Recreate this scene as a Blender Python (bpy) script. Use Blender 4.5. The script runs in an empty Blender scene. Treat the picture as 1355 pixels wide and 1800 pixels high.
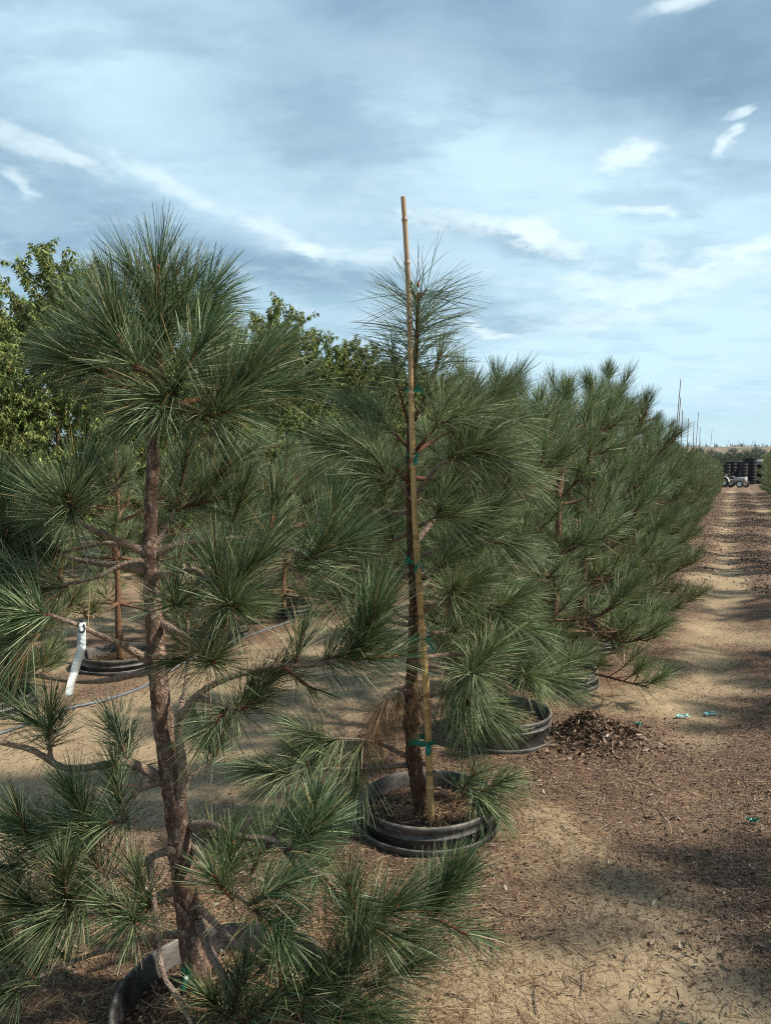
import bpy, math, random
import numpy as np
from mathutils import Vector, Matrix
PI = math.pi
# ---------------------------------------------------------------- camera, sky, sun
W_, H_, F_ = 1355.0, 1800.0, 1300.0
CAMZ = 1.6
PITCH = math.atan(80 / F_)
sc = bpy.context.scene
COL = sc.collection
cam_d = bpy.data.cameras.new('camera')
cam = bpy.data.objects.new('camera', cam_d); COL.objects.link(cam)
cam_d.sensor_fit = 'VERTICAL'; cam_d.sensor_height = 36.0; cam_d.lens = 36.0 * F_ / H_
cam_d.clip_start = 0.05; cam_d.clip_end = 3000
cam.location = (0, 0, CAMZ); cam.rotation_euler = (PI / 2 - PITCH, 0, 0)
sc.camera = cam

def ray(px, py):
    dx = (px - W_ / 2) / F_; dv = (H_ / 2 - py) / F_
    return (dx, math.cos(PITCH) + dv * math.sin(PITCH), -math.sin(PITCH) + dv * math.cos(PITCH))
def at(px, py, D):                      # world point seen at a pixel, D metres ahead
    d = ray(px, py); s = D / d[1]
    return np.array([d[0] * s, D, CAMZ + d[2] * s])
def on_ground(px, py, z=0.0):
    d = ray(px, py); s = (z - CAMZ) / d[2]
    return np.array([d[0] * s, d[1] * s, z])

SUN_EL, SUN_AZ = math.radians(46), math.radians(-9)      # azimuth from +x, negative = behind the camera
sd = Vector((math.cos(SUN_EL) * math.cos(SUN_AZ), math.cos(SUN_EL) * math.sin(SUN_AZ), math.sin(SUN_EL)))
sun_d = bpy.data.lights.new('sun', 'SUN'); sun = bpy.data.objects.new('sun', sun_d); COL.objects.link(sun)
sun_d.energy = 4.7; sun_d.angle = math.radians(2.5); sun_d.color = (1.0, 0.93, 0.82)
sun.rotation_euler = sd.to_track_quat('Z', 'Y').to_euler()
sc.view_settings.view_transform = 'Standard'; sc.view_settings.look = 'None'
sc.view_settings.gamma = 1; sc.view_settings.exposure = 0.45
sc.cycles.max_bounces = 6; sc.cycles.diffuse_bounces = 3; sc.cycles.glossy_bounces = 2
sc.cycles.transmission_bounces = 2; sc.cycles.transparent_max_bounces = 4
sc.cycles.sample_clamp_indirect = 4; sc.cycles.use_denoising = False; sc.cycles.filter_width = 1.1; sc.cycles.use_adaptive_sampling = False

class NT:
    def __init__(s, tree): s.t = tree; s.n = tree.nodes; s.l = tree.links
    def new(s, typ, **kw):
        n = s.n.new(typ)
        for k, v in kw.items(): setattr(n, k, v)
        return n
    def put(s, sock, v):
        if hasattr(v, 'is_linked') or isinstance(v, bpy.types.NodeSocket): s.l.new(v, sock)
        elif v is not None: sock.default_value = v
    def m(s, op, a, b=None, c=None, clamp=False):
        n = s.new('ShaderNodeMath', operation=op, use_clamp=clamp)
        for i, v in enumerate((a, b, c)):
            if v is not None: s.put(n.inputs[i], v)
        return n.outputs[0]
    def vm(s, op, a, b=None):
        n = s.new('ShaderNodeVectorMath', operation=op)
        s.put(n.inputs[0], a)
        if b is not None: s.put(n.inputs[1], b)
        return n.outputs[0]
    def mix(s, f, a, b, blend='MIX'):
        n = s.new('ShaderNodeMix', data_type='RGBA', blend_type=blend)
        s.put(n.inputs[0], f); s.put(n.inputs[6], a if not isinstance(a, tuple) else (*a[:3], 1))
        s.put(n.inputs[7], b if not isinstance(b, tuple) else (*b[:3], 1))
        return n.outputs[2]
    def noise(s, vec, scale, detail=4, rough=.55, dist=0, col=False):
        n = s.new('ShaderNodeTexNoise'); s.put(n.inputs['Vector'], vec)
        n.inputs['Scale'].default_value = scale; n.inputs['Detail'].default_value = detail
        n.inputs['Roughness'].default_value = rough; n.inputs['Distortion'].default_value = dist
        return n.outputs['Color' if col else 'Fac']
    def mapr(s, v, a, b, c=0.0, d=1.0, smooth=False):
        n = s.new('ShaderNodeMapRange', interpolation_type='SMOOTHSTEP' if smooth else 'LINEAR')
        s.put(n.inputs[0], v)
        for i, x in enumerate((a, b, c, d)): n.inputs[i + 1].default_value = x
        return n.outputs[0]
    def ramp(s, f, stops):
        n = s.new('ShaderNodeValToRGB'); s.put(n.inputs[0], f); e = n.color_ramp.elements
        while len(e) < len(stops): e.new(0.5)
        for i, (p, c) in enumerate(stops): e[i].position = p; e[i].color = (*c, 1)
        return n.outputs[0]
    def comb(s, x, y, z):
        n = s.new('ShaderNodeCombineXYZ')
        for i, v in enumerate((x, y, z)): s.put(n.inputs[i], v)
        return n.outputs[0]

world = bpy.data.worlds.new('World'); sc.world = world; world.use_nodes = True
N = NT(world.node_tree); N.n.clear()
sky = N.new('ShaderNodeTexSky', sky_type='NISHITA', sun_disc=False)
sky.sun_elevation = SUN_EL; sky.sun_rotation = PI / 2 - SUN_AZ; sky.air_density = 1.2; sky.dust_density = 1.5; sky.ozone_density = 2.0
gen = N.new('ShaderNodeTexCoord').outputs['Generated']
sep = N.new('ShaderNodeSeparateXYZ'); N.l.new(gen, sep.inputs[0])
X, Y, Z = sep.outputs
az = N.m('ARCTAN2', X, Y); el = N.m('ARCSINE', Z)
zz = N.m('ADD', N.m('MAXIMUM', Z, 0.0), 0.16)
plane = N.comb(N.m('DIVIDE', X, zz), N.m('DIVIDE', Y, zz), 0.0)
warp = N.noise(plane, 1.6, 5, .6, 0, True)
wsep = N.new('ShaderNodeSeparateXYZ'); N.l.new(warp, wsep.inputs[0])
fine = N.noise(plane, 5.0, 9, .62, .1)
rag = N.noise(plane, 11.0, 10, .62, .1)
soft = N.noise(plane, .9, 4, .5, .3)
stre = N.noise(N.vm('MULTIPLY', plane, (1.0, 1.7, 1.0)), 2.0, 9, .58, .15)
az2 = N.m('ADD', az, N.m('MULTIPLY', N.m('SUBTRACT', wsep.outputs[0], .5), .22))
el2 = N.m('ADD', el, N.m('MULTIPLY', N.m('SUBTRACT', wsep.outputs[1], .5), .12))
def blob(px, py, rx, ry, tilt=0.0, amount=1.0, rough=0.5, tex=None):
    d = Vector(ray(px, py)).normalized()
    a0, e0 = math.atan2(d.x, d.y), math.asin(d.z)
    da = N.m('SUBTRACT', az2, a0); de = N.m('SUBTRACT', el2, e0)
    t = math.radians(tilt); c, s_ = math.cos(t), math.sin(t)      # tilt > 0 rises to the right
    u = N.m('ADD', N.m('MULTIPLY', da, c * F_ / rx), N.m('MULTIPLY', de, s_ * F_ / rx))
    v = N.m('ADD', N.m('MULTIPLY', da, -s_ * F_ / ry), N.m('MULTIPLY', de, c * F_ / ry))
    r2 = N.m('ADD', N.m('MULTIPLY', u, u), N.m('MULTIPLY', v, v))
    g = N.m('EXPONENT', N.m('MULTIPLY', r2, -1.0))
    if tex is not None: return N.m('MULTIPLY', N.mapr(N.m('ADD', g, N.m('MULTIPLY', N.m('SUBTRACT', tex, .5), 1.7)), .18, 1.15, 0, amount, True), N.mapr(g, .05, .45))
    k = N.m('MULTIPLY', N.mapr(tex if tex is not None else fine, .5 - .3 * (1.3 - rough), .5 + .3 * (1.3 - rough), 1 - rough, 1.0), amount)
    return N.m('MULTIPLY', g, k)
def add(*vs):
    r = vs[0]
    for v in vs[1:]: r = N.m('ADD', r, v)
    return N.m('MINIMUM', r, 1.0)
S = 10.0
def rgb(r, g, b): return (r * S, g * S, b * S)
base = N.mix(N.mapr(el, 0.0, .55), rgb(.44, .68, .77), rgb(.11, .24, .39))
base = N.mix(.15, base, sky.outputs[0])
veil = N.mapr(N.m('ADD', N.m('MULTIPLY', soft, .25), N.m('MULTIPLY', stre, .75)), .36, .66, .15, .85, True)
c = N.mix(veil, base, rgb(.42, .55, .66))
light = add(blob(140, 110, 330, 150, -15, .75, .25), blob(760, 200, 330, 120, 12, .45, .5), blob(560, 330, 300, 90, -10, .4, .5),
            blob(1150, 470, 380, 160, 5, 1.0, .3), blob(860, 300, 200, 90, -10, .5, .5), blob(900, 250, 180, 60, -15, .5, .7), blob(1150, 620, 400, 90, 0, .8, .25), blob(330, 60, 220, 70, 20, .5, .3), blob(1200, 330, 260, 60, 0, .35, .5))
c = N.mix(light, c, rgb(.50, .69, .79))
dark = add(blob(950, 70, 460, 100, -6, .6, .35), blob(470, 200, 280, 80, -25, .6, .6), blob(60, 200, 130, 60, -10, .5, .5), blob(1250, 150, 160, 50, 0, .5, .5), blob(250, 380, 330, 40, -18, .55, .6),
           blob(600, 495, 330, 34, -10, .6, .45), blob(60, 420, 130, 60, 0, .7, .5), blob(1300, 60, 150, 90, 0, .7, .3), blob(860, 425, 130, 22, -15, .8, .5),
           blob(900, 560, 330, 26, 4, .4, .6))
c = N.mix(dark, c, rgb(.18, .29, .40))
mott = N.m('MULTIPLY', N.mapr(N.noise(N.vm('MULTIPLY', plane, (1.0, 1.5, 1.0)), 7.5, 8, .62, .25), .47, .68, 0, .42, True), N.m('MULTIPLY', N.mapr(soft, .35, .6, .25, 1.0), N.mapr(el, .22, .50, 1.0, .15)))
c = N.mix(mott, c, rgb(.56, .70, .77))
shd = N.m('MULTIPLY', N.mapr(stre, .36, .50, .35, 0.0, True), N.mapr(el, .05, .4, .4, 1.0))
c = N.mix(shd, c, rgb(.19, .30, .42))
white = add(blob(1095, 268, 75, 16, 3, .9, .75, rag), blob(1300, 228, 34, 8, 25, .8, .7, rag), blob(1325, 186, 30, 7, 10, .8, .7, rag), blob(1190, 2, 75, 14, 5, .8, .8, rag),
            blob(290, 302, 130, 20, -14, .55, .8, rag), blob(110, 262, 90, 24, -18, .6, .8, rag), blob(60, 310, 30, 20, -30, .7, .6, rag),
            blob(840, 400, 170, 30, -8, .65, .7, rag), blob(960, 440, 110, 24, -18, .7, .7, rag), blob(480, 400, 110, 22, -22, .6, .8, rag), blob(600, 450, 130, 20, -10, .5, .8, rag),
            blob(1150, 357, 90, 8, 0, .7, .6, rag), blob(1330, 430, 70, 20, 5, .9, .8, rag), blob(1190, 440, 60, 20, -20, .6, .8, rag), blob(1180, 490, 260, 26, 2, .6, .8, rag),
            blob(860, 570, 60, 12, -15, .7, .8, rag), blob(1080, 550, 160, 30, 3, .5, .8, rag))
c = N.mix(white, c, rgb(.66, .79, .84))
hz = N.mapr(el, -.02, .10, 1.0, 0.0, True)
c = N.mix(N.m('MULTIPLY', hz, .75), c, rgb(.48, .64, .70))
bg = N.new('ShaderNodeBackground'); N.l.new(c, bg.inputs[0]); bg.inputs[1].default_value = 0.1
N.l.new(bg.outputs[0], N.new('ShaderNodeOutputWorld').inputs[0])
world.cycles.sampling_method = 'MANUAL'; world.cycles.sample_map_resolution = 512

# ---------------------------------------------------------------- helpers
rng = np.random.default_rng(7)
def mat(name, build, rough=.8, spec=.3):
    m_ = bpy.data.materials.new(name); m_.use_nodes = True; n = NT(m_.node_tree)
    b = m_.node_tree.nodes['Principled BSDF']; b.inputs['Roughness'].default_value = rough
    b.inputs['Specular IOR Level'].default_value = spec
    build(n, b); return m_
def bump(n, b, h, strength, dist):
    u = n.new('ShaderNodeBump'); u.inputs['Strength'].default_value = strength; u.inputs['Distance'].default_value = dist
    n.l.new(h, u.inputs['Height']); n.l.new(u.outputs[0], b.inputs['Normal'])
def opos(n): return n.new('ShaderNodeTexCoord').outputs['Object']
def wpos(n): return n.new('ShaderNodeNewGeometry').outputs['Position']
def island(n): return n.new('ShaderNodeNewGeometry').outputs['Random Per Island']
def orand(n): return n.new('ShaderNodeObjectInfo').outputs['Random']

def needle_mat(name, stops, old=0.0):
    def f(n, b):
        r = island(n)
        c_ = n.ramp(r, stops)
        g = n.noise(wpos(n), 2.3, 3, .6)
        hsv = n.new('ShaderNodeHueSaturation'); n.l.new(c_, hsv.inputs['Color'])
        n.l.new(n.m('ADD', n.mapr(g, .3, .7, .485, .512), n.mapr(orand(n), 0, 1, -.012, .008)), hsv.inputs['Hue'])
        n.l.new(n.m('MULTIPLY', n.mapr(n.noise(wpos(n), 3.7, 2, .5), .3, .7, .75, 1.3), n.mapr(orand(n), 0, 1, .8, 1.2)), hsv.inputs['Value'])
        n.l.new(hsv.outputs[0], b.inputs['Base Color'])
        tr = n.new('ShaderNodeBsdfTranslucent'); n.l.new(n.mix(.5, hsv.outputs[0], (.17, .20, .05)), tr.inputs[0])
        ms = n.new('ShaderNodeMixShader'); ms.inputs[0].default_value = .16
        n.l.new(b.outputs[0], ms.inputs[1]); n.l.new(tr.outputs[0], ms.inputs[2])
        out = [q for q in n.n if q.type == 'OUTPUT_MATERIAL'][0]; n.l.new(ms.outputs[0], out.inputs[0])
    return mat(name, f, .55, .28)
M_needle = needle_mat('pine_needles', [(0, (0.012, 0.029, 0.013)), (.3, (0.041, 0.078, 0.032)), (.6, (0.097, 0.150, 0.061)), (.82, (0.222, 0.286, 0.139)), (.95, (0.446, 0.485, 0.306)), (.965, (.36, .29, .12)), (1, (.30, .18, .08))])  # palest greens paint highlights, darkest greens depth; yellow and brown are old needles
M_needle_row = needle_mat('pine_needles_row', [(0, (0.025, 0.047, 0.019)), (.3, (0.079, 0.118, 0.048)), (.6, (0.165, 0.218, 0.095)), (.82, (0.300, 0.359, 0.180)), (.95, (0.484, 0.514, 0.321)), (.97, (.26, .22, .10)), (1, (.27, .16, .07))])  # highlights and depth likewise coloured into the pale and dark greens
M_needle_sparse = needle_mat('pine_needles_bluish', [(0, (.04, .07, .045)), (.4, (.09, .13, .075)), (.75, (.15, .19, .12)), (.95, (.26, .29, .18)), (1, (.27, .17, .08))])
M_needle_haze = needle_mat('pine_needles_hazed', [(0, (.05, .09, .08)), (.5, (.08, .13, .11)), (1, (.13, .19, .15))])  # distance haze painted into the needle colour as a blue cast
M_needle_dead = needle_mat('dry_needles', [(0, (.12, .06, .03)), (.5, (.24, .13, .06)), (1, (.38, .27, .14))])
M_leaf = needle_mat('pear_leaves', [(0, (.035, .065, .018)), (.35, (.10, .145, .035)), (.7, (.20, .255, .065)), (.95, (.38, .40, .13)), (1, (.30, .18, .05))])
def bark_f(dark, light_, sc_=38):
    def f(n, b):
        p0 = wpos(n)
        p = n.vm('ADD', n.vm('MULTIPLY', p0, (1, 1, .42)), n.vm('MULTIPLY', n.noise(p0, 38, 5, .7, 0, True), (.05, .05, .05)))
        v = n.new('ShaderNodeTexVoronoi'); n.put(v.inputs['Vector'], p); v.inputs['Scale'].default_value = sc_; v.inputs['Randomness'].default_value = 1
        plate = n.new('ShaderNodeSeparateXYZ'); n.l.new(v.outputs['Color'], plate.inputs[0])
        crack = n.mapr(v.outputs['Distance'], .35, .62, 1, 0, True)
        no = n.noise(p0, 130, 6, .7); big = n.noise(n.vm('MULTIPLY', p0, (1, 1, .5)), 16, 5, .65)
        tone = n.m('ADD', n.m('MULTIPLY', plate.outputs[0], .45), n.m('MULTIPLY', no, .6))
        c_ = n.mix(n.mapr(tone, .28, .78), dark, light_)
        c_ = n.mix(n.mapr(big, .48, .66, 0, .45), c_, tuple(.5 * (x + y) for x, y in zip((.24, .10, .055), dark)))
        c_ = n.mix(n.mapr(n.noise(p0, 60, 4, .6), .60, .72, 0, .7), c_, tuple(min(.6, x * 1.35) for x in light_))
        c_ = n.mix(n.m('MULTIPLY', n.m('SUBTRACT', 1.0, crack), .6), c_, tuple(x * .35 for x in dark))
        n.l.new(c_, b.inputs['Base Color'])
        bump(n, b, n.m('ADD', n.m('ADD', n.m('MULTIPLY', crack, .6), n.m('MULTIPLY', plate.outputs[1], .35)), n.m('MULTIPLY', no, .7)), 1.0, .007)
    return f
M_bark = mat('pine_bark', bark_f((.20, .115, .08), (.46, .33, .25), 62), .9, .15)
M_bark2 = mat('pine_bark_reddish', bark_f((.14, .075, .048), (.32, .20, .13), 60), .9, .15)
def twig_f(dark, light_):
    def f(n, b):
        p = wpos(n); v = n.new('ShaderNodeTexVoronoi'); n.put(v.inputs['Vector'], n.vm('MULTIPLY', p, (1, 1, 1))); v.inputs['Scale'].default_value = 190
        no = n.noise(p, 60, 5, .6)
        n.l.new(n.mix(n.m('MULTIPLY', n.mapr(v.outputs['Distance'], .1, .55), n.mapr(no, .3, .65)), light_, dark), b.inputs['Base Color'])
        bump(n, b, n.m('SUBTRACT', no, v.outputs['Distance']), 1.0, .006)
    return f
M_twig = mat('branch_bark', twig_f((.15, .10, .072), (.44, .33, .25)), .85, .2)
M_shoot = mat('young_shoot', twig_f((.075, .032, .018), (.25, .105, .055)), .7, .3)
M_bud = mat('bud', lambda n, b: n.l.new(n.mix(n.noise(wpos(n), 200), (.20, .05, .03), (.38, .17, .10)), b.inputs['Base Color']), .6)
M_orange_bark = mat('young_orange_bark', twig_f((.10, .055, .032), (.30, .175, .10)), .8, .2)
def cane_f(n, b):
    p = opos(n); s_ = n.new('ShaderNodeSeparateXYZ'); n.l.new(p, s_.inputs[0])
    no = n.noise(n.vm('MULTIPLY', p, (8, 8, .7)), 12, 5, .6)
    c_ = n.mix(n.mapr(no, .3, .7), (.50, .30, .115), (.72, .47, .20))
    for zn in (.07, .20, .33, .46, .585, .70, .81, .90, .965):
        c_ = n.mix(n.mapr(n.m('ABSOLUTE', n.m('SUBTRACT', s_.outputs[2], .06 + 2.68 * zn)), .006, .014, .75, 0), c_, (.20, .12, .06))
    c_ = n.mix(n.mapr(s_.outputs[2], 1.45, 2.3, 0, .62, True), c_, (.22, .135, .10))
    c_ = n.mix(n.mapr(n.noise(p, 9, 4, .6), .58, .72), c_, (.25, .14, .07))
    n.l.new(c_, b.inputs['Base Color']); bump(n, b, no, .3, .002)
M_cane = mat('bamboo', cane_f, .45, .4)
M_cane_far = mat('weathered_bamboo', lambda n, b: n.l.new(n.mix(n.noise(wpos(n), 6), (.17, .13, .10), (.34, .26, .18)), b.inputs['Base Color']), .6)
M_tape = mat('green_tape', lambda n, b: (n.l.new(n.mix(n.noise(wpos(n), 40), (.0, .12, .075), (.01, .24, .15)), b.inputs['Base Color'])), .35, .5)
M_tape_faded = mat('faded_tape', lambda n, b: (n.l.new(n.mix(n.noise(wpos(n), 40), (.10, .38, .36), (.36, .62, .64)), b.inputs['Base Color'])), .4, .5)
def plast(dust=.75, lo=(.018, .019, .021), hi=(.07, .072, .075)):
    def f(n, b):
        g = n.new('ShaderNodeNewGeometry'); p = g.outputs['Position']
        no = n.noise(p, 7, 6, .65); n2 = n.noise(n.vm('MULTIPLY', p, (1, 1, 3)), 55, 4, .7)
        nz = n.new('ShaderNodeSeparateXYZ'); n.l.new(g.outputs['Normal'], nz.inputs[0])
        c_ = n.mix(n.mapr(no, .35, .65), lo, hi)
        scr = n.noise(n.vm('MULTIPLY', p, (6, 6, 90)), 3, 4, .7)
        c_ = n.mix(n.mapr(scr, .60, .72, 0, .5), c_, (.16, .16, .16))
        up = n.m('MULTIPLY', n.mapr(nz.outputs[2], .1, .9, .4, 1), n.mapr(n.m('ADD', n.m('MULTIPLY', n2, .5), n.m('MULTIPLY', no, .5)), .42, .62, 0, dust))
        n.l.new(n.mix(up, c_, (.30, .25, .19)), b.inputs['Base Color'])
        n.l.new(n.mapr(n2, .3, .7, .35, .75), b.inputs['Roughness']); bump(n, b, n2, .15, .002)
    return f
M_pot = mat('black_plastic', plast(), .5, .5)
M_potfar = mat('dark_plastic_stack', plast(.2, (.010, .012, .018), (.028, .032, .042)), .5, .4)
def soil_f(n, b):
    p = wpos(n); no = n.noise(p, 45, 7, .7); v = n.new('ShaderNodeTexVoronoi'); n.put(v.inputs['Vector'], p); v.inputs['Scale'].default_value = 90
    n.l.new(n.mix(n.mapr(no, .35, .65), (.045, .028, .02), (.15, .095, .065)), b.inputs['Base Color']); bump(n, b, n.m('SUBTRACT', no, v.outputs['Distance']), 1.0, .012)
M_soil = mat('potting_soil', soil_f, .95, .1)
M_chip = mat('dead_leaf_chips', lambda n, b: n.l.new(n.ramp(island(n), [(0, (.045, .028, .02)), (.3, (.11, .068, .046)), (.6, (.20, .13, .088)), (.9, (.28, .20, .14)), (.985, (.42, .34, .26)), (1, (.46, .40, .33))]), b.inputs['Base Color']), .85, .2)
M_straw = mat('fallen_needles', lambda n, b: n.l.new(n.ramp(island(n), [(0, (.09, .045, .022)), (.4, (.20, .11, .055)), (.8, (.34, .22, .11)), (1, (.50, .38, .22))]), b.inputs['Base Color']), .7, .3)
M_tag = mat('white_tag', lambda n, b: (n.l.new(n.mix(n.mapr(n.noise(wpos(n), 30, 4), .4, .65), (.85, .87, .83), (.62, .64, .58)), b.inputs['Base Color'])), .55, .4)
M_black = mat('black_loop', lambda n, b: n.l.new(n.mix(n.noise(wpos(n), 90), (.015, .015, .02), (.05, .05, .06)), b.inputs['Base Color']), .5)
M_hose = mat('grey_hose', lambda n, b: n.l.new(n.mix(n.noise(wpos(n), 12), (.07, .085, .10), (.20, .22, .23)), b.inputs['Base Color']), .5, .4)

class MB:
    """collects vertices and faces (arrays) for one mesh"""
    def __init__(s): s.v = []; s.q = []; s.t = []; s.qm = []; s.tm = []; s.n = 0
    def add(s, v, quads=None, tris=None, mi=0):
        v = np.asarray(v, float).reshape(-1, 3)
        if quads is not None and len(quads):
            q = np.asarray(quads, int) + s.n; s.q.append(q); s.qm.append(np.full(len(q), mi))
        if tris is not None and len(tris):
            t = np.asarray(tris, int) + s.n; s.t.append(t); s.tm.append(np.full(len(t), mi))
        s.v.append(v); s.n += len(v)
    def build(s, name, mats, parent=None, smooth=True, loc=None):
        me = bpy.data.meshes.new(name)
        V = np.concatenate(s.v) if s.v else np.zeros((0, 3))
        if loc is not None: V = V - np.asarray(loc)
        Q = np.concatenate(s.q) if s.q else np.zeros((0, 4), int); T = np.concatenate(s.t) if s.t else np.zeros((0, 3), int)
        me.vertices.add(len(V)); me.vertices.foreach_set('co', V.astype(np.float32).ravel())
        li = np.concatenate([Q.ravel(), T.ravel()]); me.loops.add(len(li)); me.loops.foreach_set('vertex_index', li.astype(np.int32))
        st = np.concatenate([np.arange(len(Q)) * 4, len(Q) * 4 + np.arange(len(T)) * 3])
        me.polygons.add(len(st)); me.polygons.foreach_set('loop_start', st.astype(np.int32))
        mi = np.concatenate(s.qm + s.tm) if (s.qm or s.tm) else np.zeros(0)
        me.polygons.foreach_set('material_index', mi.astype(np.int32))
        if smooth: me.polygons.foreach_set('use_smooth', np.ones(len(st), bool))
        for m_ in (mats if isinstance(mats, (list, tuple)) else [mats]): me.materials.append(m_)
        me.update(calc_edges=True)
        o = bpy.data.objects.new(name, me); COL.objects.link(o)
        if loc is not None: o.location = tuple(loc)
        if parent is not None:
            o.parent = parent
            if loc is None: o.location = tuple(-np.array(parent.location)) if parent.get('_w') else (0, 0, 0)
        return o
def tag(o, label, cat, group=None, kind=None):
    if label: o['label'] = label
    if cat: o['category'] = cat
    if group: o['group'] = group
    if kind: o['kind'] = kind
    return o
def empty(name, loc, label=None, cat=None, group=None, rz=0.0, world_parts=False):
    o = bpy.data.objects.new(name, None); COL.objects.link(o); o.location = tuple(loc); o.rotation_euler = (0, 0, rz)
    o.empty_display_size = .1
    if world_parts: o['_w'] = 1
    return tag(o, label, cat, group)
def dup(root, loc, rz=0, scale=1.0, label=None, group=None, cat=None, skip=()):
    r = root.copy(); COL.objects.link(r); r.location = tuple(loc); r.rotation_euler = (0, 0, rz); r.scale = (scale,) * 3
    if label: r['label'] = label
    if group: r['group'] = group
    for ch in list(root.children):
        if ch.name.split('.')[0] in skip: continue
        c_ = ch.copy(); COL.objects.link(c_); c_.parent = r
        for g in list(ch.children):
            d = g.copy(); COL.objects.link(d); d.parent = c_
    return r

# value noise
def _h(ix, iy, iz, seed):
    h = (ix.astype(np.int64) * 374761393 + iy.astype(np.int64) * 668265263 + iz.astype(np.int64) * 2147483647 + seed * 974711) & 0xffffffff
    h = ((h ^ (h >> 13)) * 1274126177) & 0xffffffff
    h = ((h ^ (h >> 16)) * 2246822519) & 0xffffffff
    return ((h ^ (h >> 15)) & 0xffff) / 65535.0
def vnoise(x, y, z=None, seed=0):
    x = np.asarray(x, float); y = np.asarray(y, float); z = np.zeros_like(x) if z is None else np.asarray(z, float)
    ix, iy, iz = np.floor(x), np.floor(y), np.floor(z); fx, fy, fz = x - ix, y - iy, z - iz
    fx, fy, fz = [f * f * (3 - 2 * f) for f in (fx, fy, fz)]
    r = 0
    for a in (0, 1):
        for b in (0, 1):
            for c_ in (0, 1):
                w = (fx if a else 1 - fx) * (fy if b else 1 - fy) * (fz if c_ else 1 - fz)
                r = r + w * _h(ix + a, iy + b, iz + c_, seed)
    return r
def fbm(x, y, f=1.0, o=4, seed=0, g=.5):
    r = 0; a = 1; t = 0
    for i in range(o): r = r + a * vnoise(np.asarray(x) * f, np.asarray(y) * f, None, seed + i * 17); t += a; a *= g; f *= 2.03
    return r / t
def norm(v): return v / np.maximum(np.linalg.norm(v, axis=-1, keepdims=True), 1e-9)

def smooth_path(P, R, step=.02):
    P = np.asarray(P, float); R = np.asarray(R, float)
    if len(P) == 2: P = np.array([P[0], (P[0] + P[1]) / 2, P[1]]); R = np.array([R[0], (R[0] + R[-1]) / 2, R[-1]])
    Q = np.vstack([2 * P[0] - P[1], P, 2 * P[-1] - P[-2]]); out = []; ro = []
    for i in range(1, len(Q) - 2):
        k = max(2, int(np.linalg.norm(Q[i + 1] - Q[i]) / step)); t = np.linspace(0, 1, k, endpoint=False)[:, None]
        a, b, c_, d = Q[i - 1], Q[i], Q[i + 1], Q[i + 2]
        out.append(.5 * ((2 * b) + (c_ - a) * t + (2 * a - 5 * b + 4 * c_ - d) * t ** 2 + (3 * b - a - 3 * c_ + d) * t ** 3))
        ro.append(R[i - 1] + (R[i] - R[i - 1]) * t[:, 0])
    out.append(P[-1:]); ro.append(R[-1:])
    return np.vstack(out), np.concatenate(ro)
def tube(mb, P, R, sides=8, step=.03, mi=0, rough=0.0, freq=30, seed=0, smooth=True, cap=True):
    P, R = smooth_path(P, R, step) if smooth else (np.asarray(P, float), np.asarray(R, float))
    n = len(P); T = norm(np.gradient(P, axis=0)); ref = np.array([0.31, .95, .05])
    if abs(T[0] @ ref) > .9: ref = np.array([1., 0, .1])
    A = norm(ref - (T @ ref)[:, None] * T); B = np.cross(T, A)
    th = np.arange(sides) * 2 * PI / sides
    rr = R[:, None] * np.ones((n, sides))
    if rough:
        L = np.concatenate([[0], np.cumsum(np.linalg.norm(np.diff(P, axis=0), axis=1))])[:, None]
        cx = np.cos(th)[None, :] * R.mean() * freq; cy = np.sin(th)[None, :] * R.mean() * freq
        nn = vnoise(cx + 0 * L, cy + 0 * L, L * freq * .6, seed) - .5 + .6 * (vnoise(cx * 2.3 + 0 * L, cy * 2.3 + 0 * L, L * freq * 1.6, seed + 5) - .5)
        rr = rr * (1 + rough * nn)
    V = P[:, None, :] + rr[..., None] * (np.cos(th)[None, :, None] * A[:, None, :] + np.sin(th)[None, :, None] * B[:, None, :])
    i = np.arange(n - 1)[:, None] * sides; j = np.arange(sides)[None, :]; j2 = (j + 1) % sides
    q = np.stack([i + j, i + j2, i + sides + j2, i + sides + j], -1).reshape(-1, 4)
    V = V.reshape(-1, 3); tr = None
    if cap:
        V = np.vstack([V, P[0], P[-1]]); jj = np.arange(sides); a = len(V) - 2
        tr = np.vstack([np.stack([np.full(sides, a), (jj + 1) % sides, jj], 1), np.stack([np.full(sides, a + 1), (n - 1) * sides + jj, (n - 1) * sides + (jj + 1) % sides], 1)])
    mb.add(V, q, tr, mi)

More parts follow.
